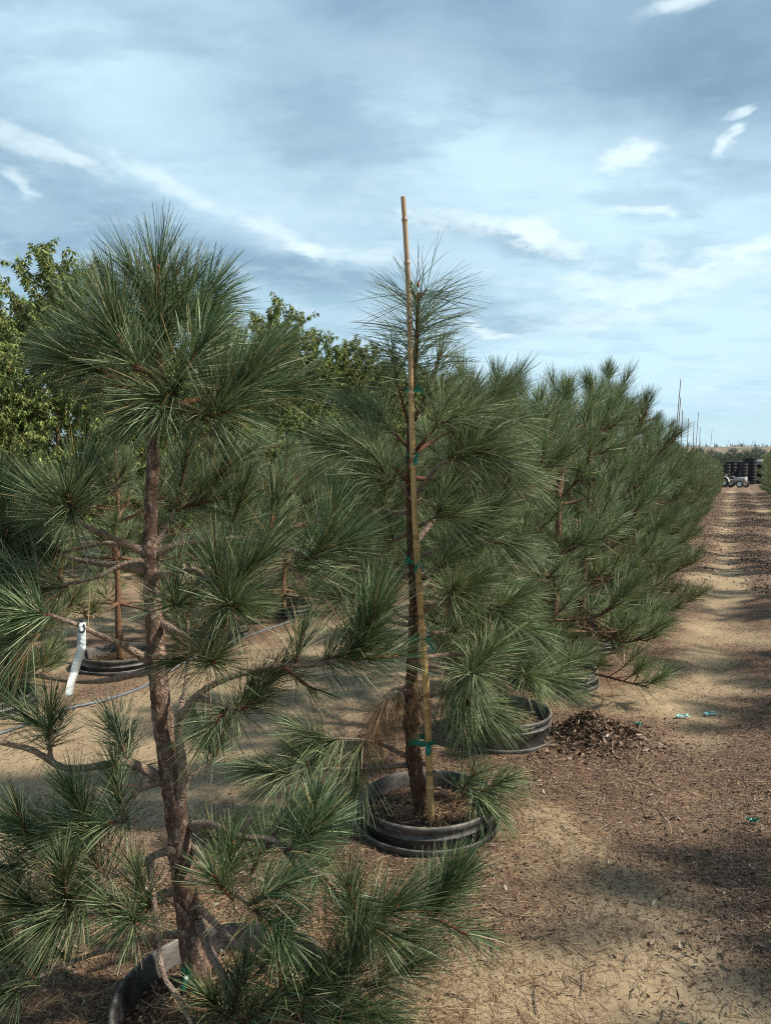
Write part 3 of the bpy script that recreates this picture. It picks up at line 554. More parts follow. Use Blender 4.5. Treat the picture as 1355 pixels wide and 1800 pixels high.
T1_BR = [
 # path [(x,y,depth)], r0, r1, tufts [(x,y,d, dx,dy,dd, n, L)]
 ([(270,700,0),(283,640,0),(292,600,0)], .011,.008, [(283,640,0, 10,-75,0, 130,.17), (291,560,0, 3,-72,-.02, 190,.185), (292,550,0, 30,-58,.05, 110,.17), (288,550,0, -30,-56,.03, 110,.17)]),
 ([(272,715,0),(235,690,-.04),(190,655,-.07)], .012,.008, [(225,680,-.04,-56,-34,-.03,160,.15),(178,648,-.07,-44,-14,.0,170,.15),(178,645,-.07,-22,-70,-.03,150,.165)]),
 ([(272,712,0),(300,668,-.10),(272,658,-.14),(240,645,-.17)], .011,.008, [(262,655,-.15,-40,-40,-.02,200,.175),(228,622,-.17,-16,-46,-.03,150,.17)]),
 ([(275,705,0),(292,620,.02),(320,560,.03)], .010,.007, [(316,566,.03, 60,-20,.01,190,.165),(305,590,.03,36,-70,.04,150,.17),(345,555,.03,36,-36,.02,140,.155),(330,570,.03,46,10,-.03,110,.15)]),
 ([(275,722,0),(320,728,-.07),(360,728,-.13)], .013,.010, [(352,730,-.12, 38,-4,-.08,150,.18),(385,712,-.12, 46,-42,-.02,220,.19),(372,718,-.1, 14,-62,.05,170,.18)]),
 ([(276,716,0),(350,700,.10),(420,670,.16)], .012,.008, [(410,668,.16, 60,-44,.03,230,.185),(440,690,.14, 55,-6,.0,150,.17),(360,690,.12, 30,-52,.08,150,.18)]),
 ([(270,712,.0),(250,715,.12),(220,700,.2)], .010,.007, [(235,700,.16,-34,-52,.05,170,.175),(225,700,.2,-50,-10,.06,130,.17)]),
 ([(275,690,.02),(262,620,.03),(235,560,.03)], .009,.006, [(252,600,.03,-34,-70,.0,190,.175),(240,570,.03,-44,-44,-.02,140,.165),(262,620,.03,10,-80,.06,160,.18)]),
 ([(268,700,.0),(200,650,.06),(150,610,.08)], .009,.006, [(165,625,.08,-46,-14,.0,160,.15),(172,630,.07,-30,-34,.02,120,.15),(150,625,.08,-44,14,.0,110,.15)]),
 ([(270,705,.0),(300,690,-.12),(330,655,-.16)], .009,.006, [(325,660,-.16,30,-46,.0,170,.17),(310,690,-.13,-30,10,-.05,120,.16),(300,700,-.1,-10,22,-.07,100,.15)]),
 ([(270,705,.0),(262,700,-.06)], .009,.006, [(264,712,-.02,-22,20,-.06,130,.15),(280,722,-.02,20,18,-.05,100,.14)]),
 # second whorl
 ([(262,975,0),(215,952,-.04),(160,930,-.09),(126,912,-.13)], .012,.007, [(128,912,-.13,-6,-30,-.12,220,.19),(128,905,-.12,14,-48,-.02,140,.19),(118,905,-.12,-34,-26,-.02,140,.18)]),
 ([(262,968,.02),(190,955,.06),(120,968,.08),(70,985,.06)], .010,.006, [(110,968,.08,-60,-6,.0,200,.18),(60,975,.06,-50,-22,-.03,220,.18),(90,975,.08,-20,-50,.08,130,.17)]),
 ([(270,960,.0),(292,925,.05),(308,895,.08)], .010,.006, [(308,898,.08,62,-18,-.02,190,.17),(312,890,.09,12,-66,.02,120,.17),(350,880,.06,38,-46,.0,160,.17)]),
 ([(272,975,0),(305,958,.0),(345,950,.02),(420,945,.05),(500,965,.05),(545,985,.03)], .013,.007, [(535,985,.03, 50,-26,.0,220,.185),(470,960,.05,10,-60,.02,170,.18),(560,975,.03,20,-60,.0,170,.18),(400,948,.05,20,-60,-.04,150,.17)]),
 ([(262,985,0),(225,995,-.06),(170,1012,-.10),(115,1032,-.12),(75,1035,-.12)], .008,.005, [(120,1030,-.12,-60,6,.0,130,.17),(65,1035,-.12,-46,-14,-.02,170,.18)]),
 ([(270,1012,0),(300,1010,-.06),(345,1000,-.12),(375,1030,-.2),(395,1060,-.25)], .011,.007, [(392,1062,-.24,16,2,-.10,210,.18),(398,1055,-.22,34,-44,-.02,230,.19),(390,1050,-.2,-8,-46,.0,130,.17)]),
 ([(272,1040,0),(290,1055,-.08),(306,1064,-.16)], .007,.005, [(306,1064,-.15,4,2,-.05,100,.15),(306,1062,-.13,2,-30,.0,50,.14)]),
 ([(285,1095,0),(320,1110,-.07),(352,1140,-.13),(368,1165,-.17)], .010,.006, [(366,1166,-.16,8,-2,-.10,170,.16),(372,1158,-.16,12,-46,-.03,130,.17),(350,1140,-.12,-30,20,-.05,70,.14)]),
 # branch carrying the white tag
 ([(262,1162,0),(222,1138,-.08),(180,1118,-.14),(136,1098,-.19),(85,1080,-.22)], .012,.006, [(90,1082,-.22,-50,-6,-.04,150,.17),(40,1090,-.2,-40,-20,-.02,220,.18),(50,1120,-.2,-45,20,.0,190,.17)]),
 # fork stem and long right branch
 ([(308,1450,.0),(312,1400,-.015),(316,1340,-.03),(314,1275,-.045),(345,1228,-.07),(400,1192,-.10),(478,1172,-.12),(560,1166,-.14),(615,1152,-.16)], .017,.008, [(560,1165,-.14, 55,-16,-.02,170,.17),(615,1150,-.16, 34,-50,-.02,300,.185),(640,1130,-.16,14,-50,-.03,160,.18),(520,1165,-.13,10,-40,.03,110,.16),(610,1160,-.16,60,-4,.0,130,.17),(500,1172,-.14,36,30,-.03,70,.15)]),
 ([(312,1262,-.05),(322,1210,-.02),(330,1150,.02),(330,1090,.05)], .009,.005, [(328,1090,.05,20,-60,.04,120,.17),(322,1130,.03,-30,-40,.04,60,.15)]),
 ([(348,1228,-.07),(380,1238,-.11),(418,1252,-.15)], .008,.005, [(412,1250,-.14,30,-14,-.03,120,.16),(398,1246,-.12,-22,30,-.04,150,.16),(420,1240,-.12,50,-40,.02,200,.17)]),
 ([(322,1400,0),(335,1362,.02),(360,1345,.04),(378,1330,.05)], .009,.006, [(375,1332,.05,18,-44,.0,140,.16),(372,1325,.05,-18,-40,.02,120,.15)]),
 # long low left branch
 ([(282,1368,0),(240,1345,-.04),(205,1342,-.06),(150,1350,-.10),(105,1346,-.13),(55,1318,-.16),(-20,1300,-.20)], .016,.008, [(-20,1300,-.2,-60,-20,-.05,160,.18),(225,1340,-.06,-18,-54,.10,130,.16),(238,1352,-.04,-26,-50,.15,120,.16)]),
 ([(90,1334,-.14),(88,1312,-.14),(87,1296,-.14)], .006,.005, [(87,1300,-.14,2,-36,.0,200,.16),(86,1290,-.14,-30,-24,.02,90,.16)]),
 ([(285,1372,0),(255,1385,-.05),(228,1408,-.10),(205,1445,-.14)], .011,.007, [(205,1445,-.14,-50,14,-.04,220,.175),(160,1468,-.17,-22,-50,-.02,250,.18),(215,1430,-.12,-10,-60,.02,170,.17),(140,1465,-.18,-50,0,.0,180,.17)]),
 ([(150,1462,-.17),(100,1480,-.18),(60,1500,-.2)], .008,.005, [(100,1482,-.18,-54,-16,.0,190,.17),(60,1500,-.2,-20,-50,-.02,180,.17),(40,1520,-.2,-60,10,-.03,150,.17)]),
 ([(318,1492,0),(275,1503,-.08),(238,1522,-.13),(190,1545,-.18),(140,1590,-.24)], .013,.008, [(150,1585,-.23,-36,24,-.06,200,.175),(120,1598,-.25,-8,-54,-.04,250,.18),(190,1545,-.18,-30,-40,.0,170,.17),(100,1600,-.25,-60,-10,-.03,220,.18)]),
 ([(262,1508,-.09),(270,1560,-.15),(274,1612,-.20),(288,1700,-.26),(318,1760,-.30),(350,1830,-.34)], .0095,.007, [(350,1830,-.34,30,20,-.04,100,.16)]),
 ([(240,1525,-.13),(232,1580,-.19),(235,1615,-.24)], .006,.005, [(234,1612,-.24,4,8,-.06,120,.15),(228,1600,-.22,-30,-10,-.02,70,.15)]),
 # right low branches
 ([(338,1452,.0),(372,1450,-.04),(420,1466,-.10),(478,1482,-.14),(530,1518,-.18),(575,1545,-.20),(630,1566,-.20),(700,1590,-.18),(745,1600,-.15)], .013,.007, [(500,1500,-.16, 46,-34,.0,260,.18),(548,1480,-.16, 6,-50,.02,220,.17),(470,1490,-.14,30,-46,.06,140,.17),(745,1600,-.15, 36,-36,.0,260,.17),(765,1610,-.15, 30,-54,.0,200,.165),(750,1610,-.15, 48,22,-.04,90,.15),(560,1540,-.2,40,36,-.03,150,.16)]),
 ([(575,1545,-.20),(610,1580,-.22),(640,1620,-.24)], .007,.005, [(640,1620,-.24, 40,-20,.0,240,.17),(625,1625,-.24,-8,-46,-.03,190,.17),(650,1640,-.25,50,10,.0,170,.17),(620,1600,-.22,30,30,-.05,130,.16)]),
 ([(340,1492,.0),(370,1520,-.08),(400,1560,-.15),(440,1590,-.22)], .011,.007, [(395,1560,-.15,10,-56,.0,220,.17),(440,1590,-.22, 46,-26,-.02,210,.17),(450,1600,-.22,34,34,-.06,140,.16),(410,1580,-.2,-26,-30,-.06,120,.16)]),
 ([(342,1520,.04),(400,1530,.12),(470,1550,.18)], .010,.006, [(440,1540,.16, 20,-50,.02,150,.17),(470,1550,.18,56,-20,.02,170,.17),(400,1530,.12,-20,-46,.04,120,.16)]),
 ([(345,1590,.0),(400,1640,-.12),(460,1700,-.24),(520,1760,-.30)], .010,.006, [(460,1700,-.24, 30,-44,.0,110,.15),(520,1760,-.30, 40,-34,.0,280,.175),(500,1745,-.3,-10,-40,-.02,110,.15),(530,1780,-.3, 60,10,-.03,230,.17)]),
 ([(520,1760,-.30),(600,1740,-.30),(640,1730,-.28)], .007,.005, [(600,1740,-.30, 20,-56,.0,260,.175),(640,1735,-.28, 54,-24,.0,220,.17),(620,1760,-.3, 46,26,-.04,200,.17)]),
 ([(350,1620,-.02),(375,1680,-.12),(395,1730,-.20),(410,1780,-.26)], .015,.012, [(410,1780,-.26,12,-50,.0,200,.16),(400,1790,-.26,-30,-30,-.04,190,.16),(430,1795,-.28, 40,-26,-.02,200,.16)]),
 ([(335,1620,-.02),(300,1582,-.08),(272,1590,-.15)], .008,.005, [(275,1590,-.15,-34,14,-.05,170,.16),(262,1595,-.16,-14,-40,-.02,140,.16)]),
 ([(335,1640,-.02),(250,1650,-.10),(150,1680,-.20),(60,1720,-.28)], .011,.006, [(120,1690,-.22,-40,-44,.0,130,.15),(60,1720,-.28,-40,-40,-.02,200,.16),(30,1740,-.3,-50,20,-.03,170,.16)]),
 ([(330,1560,0),(180,1600,.10),(60,1620,.10),(10,1620,.10)], .011,.006, [(60,1620,.1,-20,-54,.04,190,.17),(10,1620,.1,-40,-30,.0,240,.18),(180,1600,.1,-26,-46,.05,150,.16),(0,1640,.08,-30,30,-.05,170,.16)]),
 # dark masses at the left edge
 ([(262,1000,0),(150,990,.15),(40,960,.12),(-30,950,.05)], .012,.006, [(30,960,.1,-30,-54,.0,260,.19),(-20,960,.05,10,-60,-.04,260,.19),(0,990,.03,10,-40,-.08,240,.18),(-10,1010,.03,-20,30,-.08,220,.18),(20,900,.1,-30,-50,.0,150,.19)]),
 ([(262,1180,0),(150,1200,.2),(20,1180,.25),(-40,1150,.2)], .010,.006, [(10,1170,.2,10,-50,-.04,200,.18),(-20,1150,.2,-10,-50,.0,200,.18),(0,1190,.2,20,20,-.08,150,.17)]),
]
def foreground_pine():
    r = np.random.default_rng(5)
    base = P1(348, 1748, .02); base[2] = .06
    root = empty('pine_tree', base, 'tall open potted pine in the foreground with bare trunk and long needled tufts', 'tree', world_parts=True)
    tp = [(352,1752,.02),(343,1690,0),(335,1630,0),(325,1560,0),(315,1470,0),(303,1380,0),(290,1290,0),(280,1200,0),(273,1110,0),(267,1020,0),(264,940,0),(268,850,0),(270,770,0),(272,710,0),(284,640,0)]
    R = np.array([29,27,25,23,22,20.5,19.5,18.5,17.5,15.5,13.5,12.5,12,10,6]) * 2.13 / 1300 * .90
    mb = MB(); P = [P1(*p) for p in tp]; P, R = smooth_path(P, R, .006)
    # whorl swellings
    for (yy, am) in ((970, .22), (1370, .12), (1500, .12), (705, .25), (1160, .12), (1260, .1)):
        z0 = P1(270, yy)[2]; R = R * (1 + am * np.exp(-((P[:, 2] - z0) / .018) ** 2))
    tube(mb, P, R, 40, .006, 0, .15, 130, 4, smooth=False)
    mb.build('trunk', M_bark, root)
    for k, (path, r0, r1, tufts) in enumerate(T1_BR):
        wood, fol = MB(), MB()
        pp = [P1(p[0] - (14 * min(1.3, max(0, (700 - p[1]) / 120)) if k < 11 else 0), p[1], p[2]) for p in path]; jt = [p + r.normal(0, .004, 3) * (0 < i < len(pp) - 1) for i, p in enumerate(pp)]
        build_wood(wood, jt, r0 * .84, r1 * .85, 0, 10, .25, k)
        for (x, y, d, dx, dy, dd, n, L) in tufts:
            if k < 11: x -= 14 * min(1.3, max(0, (700 - y) / 120))
            g = 1.2 if k < 11 else 1.35
            tuft(wood, fol, P1(x, y, d), P1(x + dx * g, y + dy * g, d + dd * g), int(n * (.60 if k < 11 else .66 if k < 20 else .56) * r.uniform(.75, 1.15)), L * (.97 if k < 11 else .94 if k < 20 else .84) * r.uniform(.85, 1.08), .0020 if k < 11 else .0018, (16, 76) if k < 11 else (14, 70), .06, r, .24, jit=.17)
        b = wood.build('branch', [M_shoot if k < 11 else M_twig, M_shoot, M_bud], root)
        f = fol.build('needle_foliage', [M_needle, M_needle_dead], b); f.location = (0, 0, 0)
    return root

# ---------------------------------------------------------------- procedural pines
def make_pine(name, H, Rm, seed, n_tuft=46, L=.17, nmat=None, wmat=None, z0=.22, dens=1.0, w=.0026, whorl=.33, leaders=1, lead=.48, branch_parts=False, root=None, trunk_path=None, top_r=.010, nb=(4, 6), minz=0.0, low=.72):
    r = np.random.default_rng(seed)
    root = root or empty(name, (0, 0, 0))
    wood, fol = MB(), MB()
    if trunk_path is None:
        trunk_path = [(0, 0, 0)] + [(r.normal(0, .012), r.normal(0, .012), H * k / 6) for k in range(1, 6)] + [(0, 0, H - .12)]
    tp = np.array(trunk_path, float); P, R = smooth_path(tp, np.linspace(.036 * H / 2.3, top_r, len(tp)), .03)
    tube(wood, P, R, 14, .03, 0, .22, 70, seed, smooth=False)
    def tr(z):
        i = np.argmin(np.abs(P[:, 2] - z)); return P[i]
    def put(a, b, n, L_=L, up=.25, phi=(14, 68)):
        n = int(n * dens * r.uniform(.55, 1.25)); L_ = L_ * r.uniform(.8, 1.12); a = np.asarray(a, float); b = np.asarray(b, float)
        tube(wood, [a, b], [.005, .0035], 5, .05, 1); bud(wood, b, b - a, .018, .004)
        needles(fol, a, b, n, L_, w, phi, .04, 3 if w < .004 else 2, 0, .12, r, 2, up)
    top = P[-1]; put(top + [0, 0, -lead + .06], top + [0, 0, .0], n_tuft * 3.2, L * 1.05, .12, (18, 75))
    for k in range(int(r.integers(2, 5))):      # upright candles round the leader
        a = r.random() * 2 * PI; c0 = top + [0, 0, -.50 + .06 * k]; c1 = c0 + [.20 * math.cos(a), .20 * math.sin(a), .12]; tube(wood, [c0, c1], [.007, .005], 5, .05, 1); put(c1, c1 + [.02 * math.cos(a), .02 * math.sin(a), .12 + .08 * r.random()], n_tuft * 1.5, L * .95, .3)
    for k in range(3):
        a = r.random() * 2 * PI; put(top + [0, 0, -.03], top + [.035 * math.cos(a), .035 * math.sin(a), .05], n_tuft * .8)
    z = z0; gi = 0
    while z < H - lead:
        f = (z - z0) / (H - z0); reach = Rm * (1 - f ** 1.15) ** .9 * (low + (1.1 - low) * min(1, f * 5)) + .05
        k = r.integers(*nb) + (1 if f < .6 else 0); a0 = r.random() * 2 * PI
        for i in range(k):
            a = a0 + 2 * PI * i / k + r.normal(0, .22); l = reach * r.uniform(.72, 1.1); elv = math.radians(-4 + 60 * f ** 1.1 + r.normal(0, 6))
            o = tr(z + r.normal(0, .03)); dh = np.array([math.cos(a), math.sin(a), 0])
            pts = [o, o + dh * l * .35 + [0, 0, l * .35 * math.tan(elv) - .015], o + dh * l * .7 + [0, 0, l * .7 * math.tan(elv) - .0], o + dh * l * .95 + [0, 0, l * .95 * math.tan(elv) + .08 + .05 * r.random()]]
            pts = [p + r.normal(0, .012, 3) * (j > 0) for j, p in enumerate(pts)]
            for p in pts: p[2] = max(p[2], .10 + minz)
            build_wood(wood, pts, .010 + .004 * (1 - f), .005, 0, 6, .2, i)
            e = pts[-1]; dr = norm(e - pts[-2])
            put(e - dr * .11, e + dr * .06 + [0, 0, .06], n_tuft * 1.8)
            ns = int(round(1.0 + 4.2 * l)) + 1
            for j in range(ns):
                s = r.uniform(.35, .95); seg = min(2, int(s * 3)); p = pts[seg] + (pts[seg + 1] - pts[seg]) * (s * 3 - seg)
                sa = a + r.choice([-1, 1]) * r.uniform(.3, 1.1); d = norm(np.array([math.cos(sa), math.sin(sa), r.uniform(.1, 1.0)]))
                ll = r.uniform(.08, .20) * (1.25 - .5 * s); q = p + d * ll; q[2] = max(q[2], .12 + minz)
                tube(wood, [p, q], [.005, .004], 5, .06, 1)
                d2 = norm(d + [0, 0, .5]); put(q - d * .04, q + d2 * .07, n_tuft)
            if r.random() < .45 and f < .7:      # inner dry needles
                p = pts[1] + (pts[2] - pts[1]) * r.random(); needles(fol, p, p + (pts[2] - pts[1]) * .4, int(n_tuft * .3 * dens), L * .8, w, (30, 80), .35, 2, 1, .2, r, 2, -.2)
        z += whorl * r.uniform(.8, 1.2)
    wood.build('trunk', [wmat or M_bark2, M_shoot, M_bud], root)
    fol.build('needle_crown', [nmat or M_needle_row, M_needle_dead], root)
    return root

# ---------------------------------------------------------------- staked pine (second)
D2 = 3.27
def Pd2(x, y, d=0.0): return at(x, y, D2 + d)
T2_BR = [
 ([(722,760,0),(708,710,0),(700,680,0)], .007,.005,[(700,682,0,-12,-60,0,70,.17)]),
 ([(728,740,0),(742,705,-.02),(752,680,-.02)], .007,.005,[(752,682,-.02,22,-56,.0,80,.17),(748,700,-.02,40,-34,.0,80,.17)]),
 ([(724,880,0),(745,850,-.05),(775,815,-.1),(815,798,-.13)], .011,.007,[(790,805,-.12,44,-10,.0,130,.20),(822,796,-.13,40,-30,.0,170,.21),(800,800,-.12,20,-52,.03,140,.20),(835,800,-.13,50,8,-.03,110,.20)]),
 ([(722,850,0),(690,820,-.03),(650,800,-.04),(610,800,-.04)], .010,.006,[(650,800,-.04,-40,-26,0,140,.20),(612,800,-.04,-40,-20,0,150,.20),(665,810,-.04,-10,-50,.04,130,.19)]),
 ([(722,900,0),(690,900,.12),(640,880,.2)], .010,.006,[(645,880,.2,-40,-30,0,150,.20),(680,890,.15,-8,-50,0,120,.19),(640,870,.2,10,-60,.05,120,.20)]),
 ([(724,985,0),(762,968,-.04),(795,955,-.06),(835,930,-.08)], .009,.006,[(800,952,-.06,40,-22,0,150,.20),(835,930,-.08,34,-40,0,170,.20),(850,950,-.08,48,4,-.02,140,.19)]),
 ([(724,960,0),(780,900,.15),(860,870,.2)], .011,.006,[(820,885,.18,30,-44,0,170,.20),(862,868,.2,44,-22,0,170,.20),(800,900,.15,-8,-48,.0,120,.19)]),
 ([(722,1000,0),(690,1020,-.08),(640,1000,-.14),(610,990,-.16)], .009,.006,[(690,1020,-.08,-46,-22,-.02,70,.14),(612,990,-.16,-44,-14,0,150,.18),(640,1000,-.14,-10,-50,0,120,.18)]),
 ([(728,1080,0),(760,1066,-.10),(792,1056,-.18)], .010,.006,[(792,1056,-.17,6,-22,-.10,170,.18),(800,1050,-.17,36,-36,0,150,.18)]),
 ([(728,1060,0),(800,1060,.1),(870,1070,.12)], .010,.006,[(830,1062,.1,20,-48,0,170,.19),(870,1070,.12,44,-22,0,190,.20),(880,1085,.1,46,22,-.04,150,.19)]),
 ([(730,1170,0),(765,1172,-.08),(800,1180,-.13),(826,1186,-.18)], .010,.007,[(826,1186,-.17,6,0,-.08,170,.18),(832,1180,-.17,34,-40,0,180,.19),(800,1180,-.13,10,46,-.05,100,.17)]),
 ([(730,1160,0),(800,1150,.1),(880,1170,.1),(915,1180,.05)], .010,.006,[(880,1170,.1,36,-36,0,180,.19),(915,1182,.05,14,8,-.10,170,.18),(925,1185,.05,52,10,0,150,.19),(850,1160,.1,-6,-50,0,130,.18)]),
 ([(732,1230,0),(790,1215,-.10),(825,1228,-.14)], .009,.006,[(790,1216,-.1,34,26,-.02,150,.19),(820,1228,-.14,36,20,-.02,150,.18),(815,1225,-.13,6,46,-.02,130,.18)]),
 ([(722,1215,0),(690,1212,-.06),(674,1235,-.09),(662,1280,-.10)], .0065,.003,[]),
 ([(715,1330,0),(660,1305,-.1),(600,1298,-.18),(555,1300,-.22)], .008,.004,[(600,1298,-.18,-40,10,-.02,80,.17),(560,1300,-.22,-34,-20,0,90,.17),(640,1302,-.12,-20,34,-.02,70,.17)]),
 ([(715,1345,0),(650,1350,-.12),(560,1352,-.22),(505,1362,-.26)], .009,.004,[(600,1352,-.18,-26,-34,0,110,.17),(545,1352,-.22,-26,-30,-.04,120,.17),(505,1362,-.26,-42,-6,0,130,.17),(640,1352,-.12,-16,30,-.05,120,.18)]),
 ([(735,1335,0),(775,1365,-.08),(812,1388,-.12),(845,1392,-.14)], .007,.004,[(812,1388,-.12,20,-26,-.02,80,.16),(845,1392,-.14,36,-18,0,120,.17),(830,1395,-.14,30,26,-.03,90,.16)]),
 ([(722,1100,0),(680,1090,.15),(620,1060,.2)], .009,.005,[(660,1080,.18,-20,-40,0,110,.18),(620,1060,.2,-40,-20,0,130,.18)]),
 ([(724,1010,0),(760,1000,.25),(800,980,.35)], .009,.005,[(780,990,.3,20,-40,0,130,.18),(800,980,.35,40,-20,.05,130,.18)]),
 ([(722,800,0),(770,770,.15),(840,730,.2)], .009,.005,[(800,750,.18,20,-44,0,150,.20),(840,730,.2,36,-36,0,160,.20),(860,745,.2,46,-6,0,120,.19)]),
 ([(724,800,0),(745,775,-.08),(770,745,-.12)], .007,.005, [(765,750,-.12,18,-44,0,110,.18),(775,745,-.12,40,-20,0,100,.18)]),
 ([(724,880,0),(700,850,-.08),(680,840,-.12)], .007,.005, [(682,842,-.12,-20,-40,0,110,.18),(676,845,-.12,-40,-10,0,100,.18)]),
 ([(726,930,0),(755,915,-.1),(770,905,-.14)], .007,.005, [(768,905,-.14,16,-38,-.03,120,.18),(775,910,-.14,36,-6,-.04,100,.17)]),
 ([(726,1090,0),(700,1080,-.10),(680,1060,-.14)], .007,.005, [(684,1064,-.14,-16,-36,-.03,100,.17),(678,1070,-.14,-36,4,-.03,90,.17)]),
 ([(728,1010,0),(752,1015,-.12),(765,1010,-.16)], .006,.005, [(765,1010,-.16,20,-30,-.04,110,.16)]),
 ([(724,930,0),(690,950,.18),(650,940,.3)], .009,.005, [(650,940,.3,-36,-30,0,150,.19),(690,950,.18,-10,-44,0,110,.18),(640,960,.3,-40,10,0,120,.18)]),
 ([(726,1040,0),(780,1010,.3),(850,1000,.4)], .009,.005, [(800,1005,.35,20,-44,0,150,.19),(850,1000,.4,40,-24,0,160,.19),(870,1020,.4,44,14,0,130,.18)]),
 ([(728,1120,0),(790,1110,.3),(860,1120,.4)], .009,.005, [(800,1110,.3,16,-40,0,140,.18),(860,1120,.4,40,-20,0,150,.19),(780,1130,.25,20,34,0,90,.17)]),
 ([(722,840,0),(780,840,.25),(860,810,.35)], .009,.005, [(800,835,.3,10,-44,0,140,.20),(860,810,.35,36,-30,0,150,.20),(870,830,.35,46,6,0,130,.19)]),
 ([(722,790,0),(690,760,.1),(660,740,.12)], .008,.005,[(690,760,.1,-26,-36,0,120,.19),(660,740,.12,-36,-26,0,120,.19)]),
]
def staked_pine():
    r = np.random.default_rng(8)
    base = Pd2(745, 1442, 0); base[2] = .06
    root = empty('pine_tree', base, 'slim potted pine tied with green tape to a tall bamboo stake, wispy see-through top', 'tree', world_parts=True)
    tp = [(746,1445,0),(738,1400,0),(728,1340,0),(724,1290,0),(722,1220,0),(726,1130,0),(728,1050,0),(724,980,0),(722,900,0),(721,800,0),(723,720,0),(728,650,0),(733,590,0),(735,515,0)]
    R = np.array([24,22,20,20,18,15,14,13.5,12,11,9,7.5,7,5]) * 3.27 / 1300 * .62
    mb = MB(); P, R = smooth_path([Pd2(*p) for p in tp], R, .01)
    for yy in (1270, 1340, 1215, 980):
        z0 = Pd2(725, yy)[2]; R = R * (1 + .25 * np.exp(-((P[:, 2] - z0) / .02) ** 2))
    tube(mb, P, R, 26, .01, 0, .34, 80, 9, smooth=False); tk = mb.build('trunk', [M_bark2, M_shoot], root)
    # wispy leader
    wood, fol = MB(), MB()
    for (x, y, d, dx, dy, n) in ((729,650,0,6,-125,200),(727,690,0,5,-70,90),(735,530,0,-12,-20,16),(737,525,0,12,-16,18),(733,600,0,3,-60,60)):
        a, b = Pd2(x, y, d), Pd2(x + dx, y + dy, d); tube(wood, [a, b], [.006, .004], 7, .02, 1, .3, 90)
        needles(fol, a, b, int(n * .78), .30, .0027, (62, 90), .20, 3, 0, .10, r, 2, .16)
    bud(wood, Pd2(735, 505), np.array([0, 0, 1.]), .03, .006)
    b = wood.build('branch', [M_twig, M_shoot, M_bud], root); f = fol.build('needle_foliage', M_needle_sparse, b); f.location = (0, 0, 0)
    for k, (path, r0, r1, tufts) in enumerate(T2_BR):
        wood, fol = MB(), MB(); pp = [Pd2(*p) for p in path]
        build_wood(wood, pp, r0, r1, 0, 8, .25, k)
        for (x, y, d, dx, dy, dd, n, L) in tufts:
            tuft(wood, fol, Pd2(x, y, d), Pd2(x + dx, y + dy, d + dd), int(n * 1.0 * r.uniform(.7, 1.15)), L * 1.0 * r.uniform(.85, 1.08), .0021, (14, 76), .12, r, .05)
        b = wood.build('branch', [M_twig if path[0][1] > 850 else M_shoot, M_shoot, M_bud], root)
        if path[-1][:2] == (662, 1280):
            for (a, c_) in (((690,1214,-.06),(668,1250,-.09)), ((668,1250,-.09),(660,1290,-.1)), ((705,1212,-.02),(700,1240,-.04))):
                needles(fol, Pd2(*a), Pd2(*c_), 60, .14, .0018, (20, 60), .5, 3, 0, .15, r, 2)
            # brown dry spray hanging at the whorl
            needles(fol, Pd2(728,1180,-.03), Pd2(732,1240,-.03), 60, .11, .0018, (20, 60), .6, 3, 0, .2, r, 2)
            f = fol.build('needle_foliage', M_needle_dead, b); b['label'] = 'drooping dead twig with brown needles'
        elif tufts: f = fol.build('needle_foliage', [M_needle_row, M_needle_dead], b)
        else: continue
        f.location = (0, 0, 0)
    # bamboo stake
    s0 = at(757, 1458, 3.20); s1 = at(707, 346, 3.20); L = np.linalg.norm(s1 - s0)
    mb = MB(); n = 110; t = np.linspace(0, 1, n); Pp = s0 + (s1 - s0) * t[:, None] + np.array([1, 0, 0]) * (.008 * np.sin(t * 9))[:, None]
    Rr = .0165 - .0065 * t
    for tn in (.07, .20, .33, .46, .585, .70, .81, .90, .965): Rr = Rr * (1 + .14 * np.exp(-((t - tn) / .0022) ** 2) - .05 * np.exp(-((t - tn - .007) / .003) ** 2))
    n2 = 700; t2 = np.linspace(0, 1, n2); P3_ = np.stack([np.interp(t2, t, Pp[:, i]) for i in range(3)], 1); R3 = .0165 - .0065 * t2
    for tn in (.07, .20, .33, .46, .585, .70, .81, .90, .965): R3 = R3 * (1 + .30 * np.exp(-((t2 - tn) / .0024) ** 2) - .08 * np.exp(-((t2 - tn - .006) / .003) ** 2))
    tube(mb, P3_, R3, 14, .01, 0, smooth=False); o = mb.build('bamboo_stake', M_cane, loc=np.array([s0[0], s0[1], 0]))
    tag(o, 'tall tan bamboo stake standing in the second pot, rising high into the sky', 'stake')
    G = 'green tape ties on the bamboo stake'
    for (x, y, wd, h, lb, sd_) in ((725,686,.055,.014,'small green tape tie near the wispy pine top, uppermost on the stake',1),(725,801,.05,.012,'green tape tie just above the upper right branch, second from the top of the stake',2),
                                   (728,985,.07,.016,'green tape tie halfway up the stake where a grey twig crosses',3),(737,1122,.09,.015,'green tape tie at the dense middle needles, second lowest on the stake',4),(740,1303,.105,.026,'broad green tape tie round bare trunk and stake, lowest one',5)):
        cane_tie('plant_tie', at(x, y, 3.225), wd, h, lb, G, sd_, 3)

# ---------------------------------------------------------------- build plants
pa = on_ground(375, 1808, .115)
make_pot(-.455, 2.03, 'black pot cut off by the bottom edge, holding the big foreground pine', 'black nursery pots sunk in the soil', R=.315, seed=1, straw=420, tilt=(.02, 0))
make_pot(P2[0], P2[1], 'black double rimmed pot of the staked pine, brown needles on its soil', 'black nursery pots sunk in the soil', seed=2, straw=300, tilt=(.03, -.01))
p3 = rowpt(1); make_pot(p3[0] - .02, p3[1] - .03, 'black pot half covered by drooping needles, just behind the staked pine', 'black nursery pots sunk in the soil', R=.30, seed=3, straw=260, tilt=(-.02, 0), top=.165, soil_z=.08)
foreground_pine()
staked_pine()

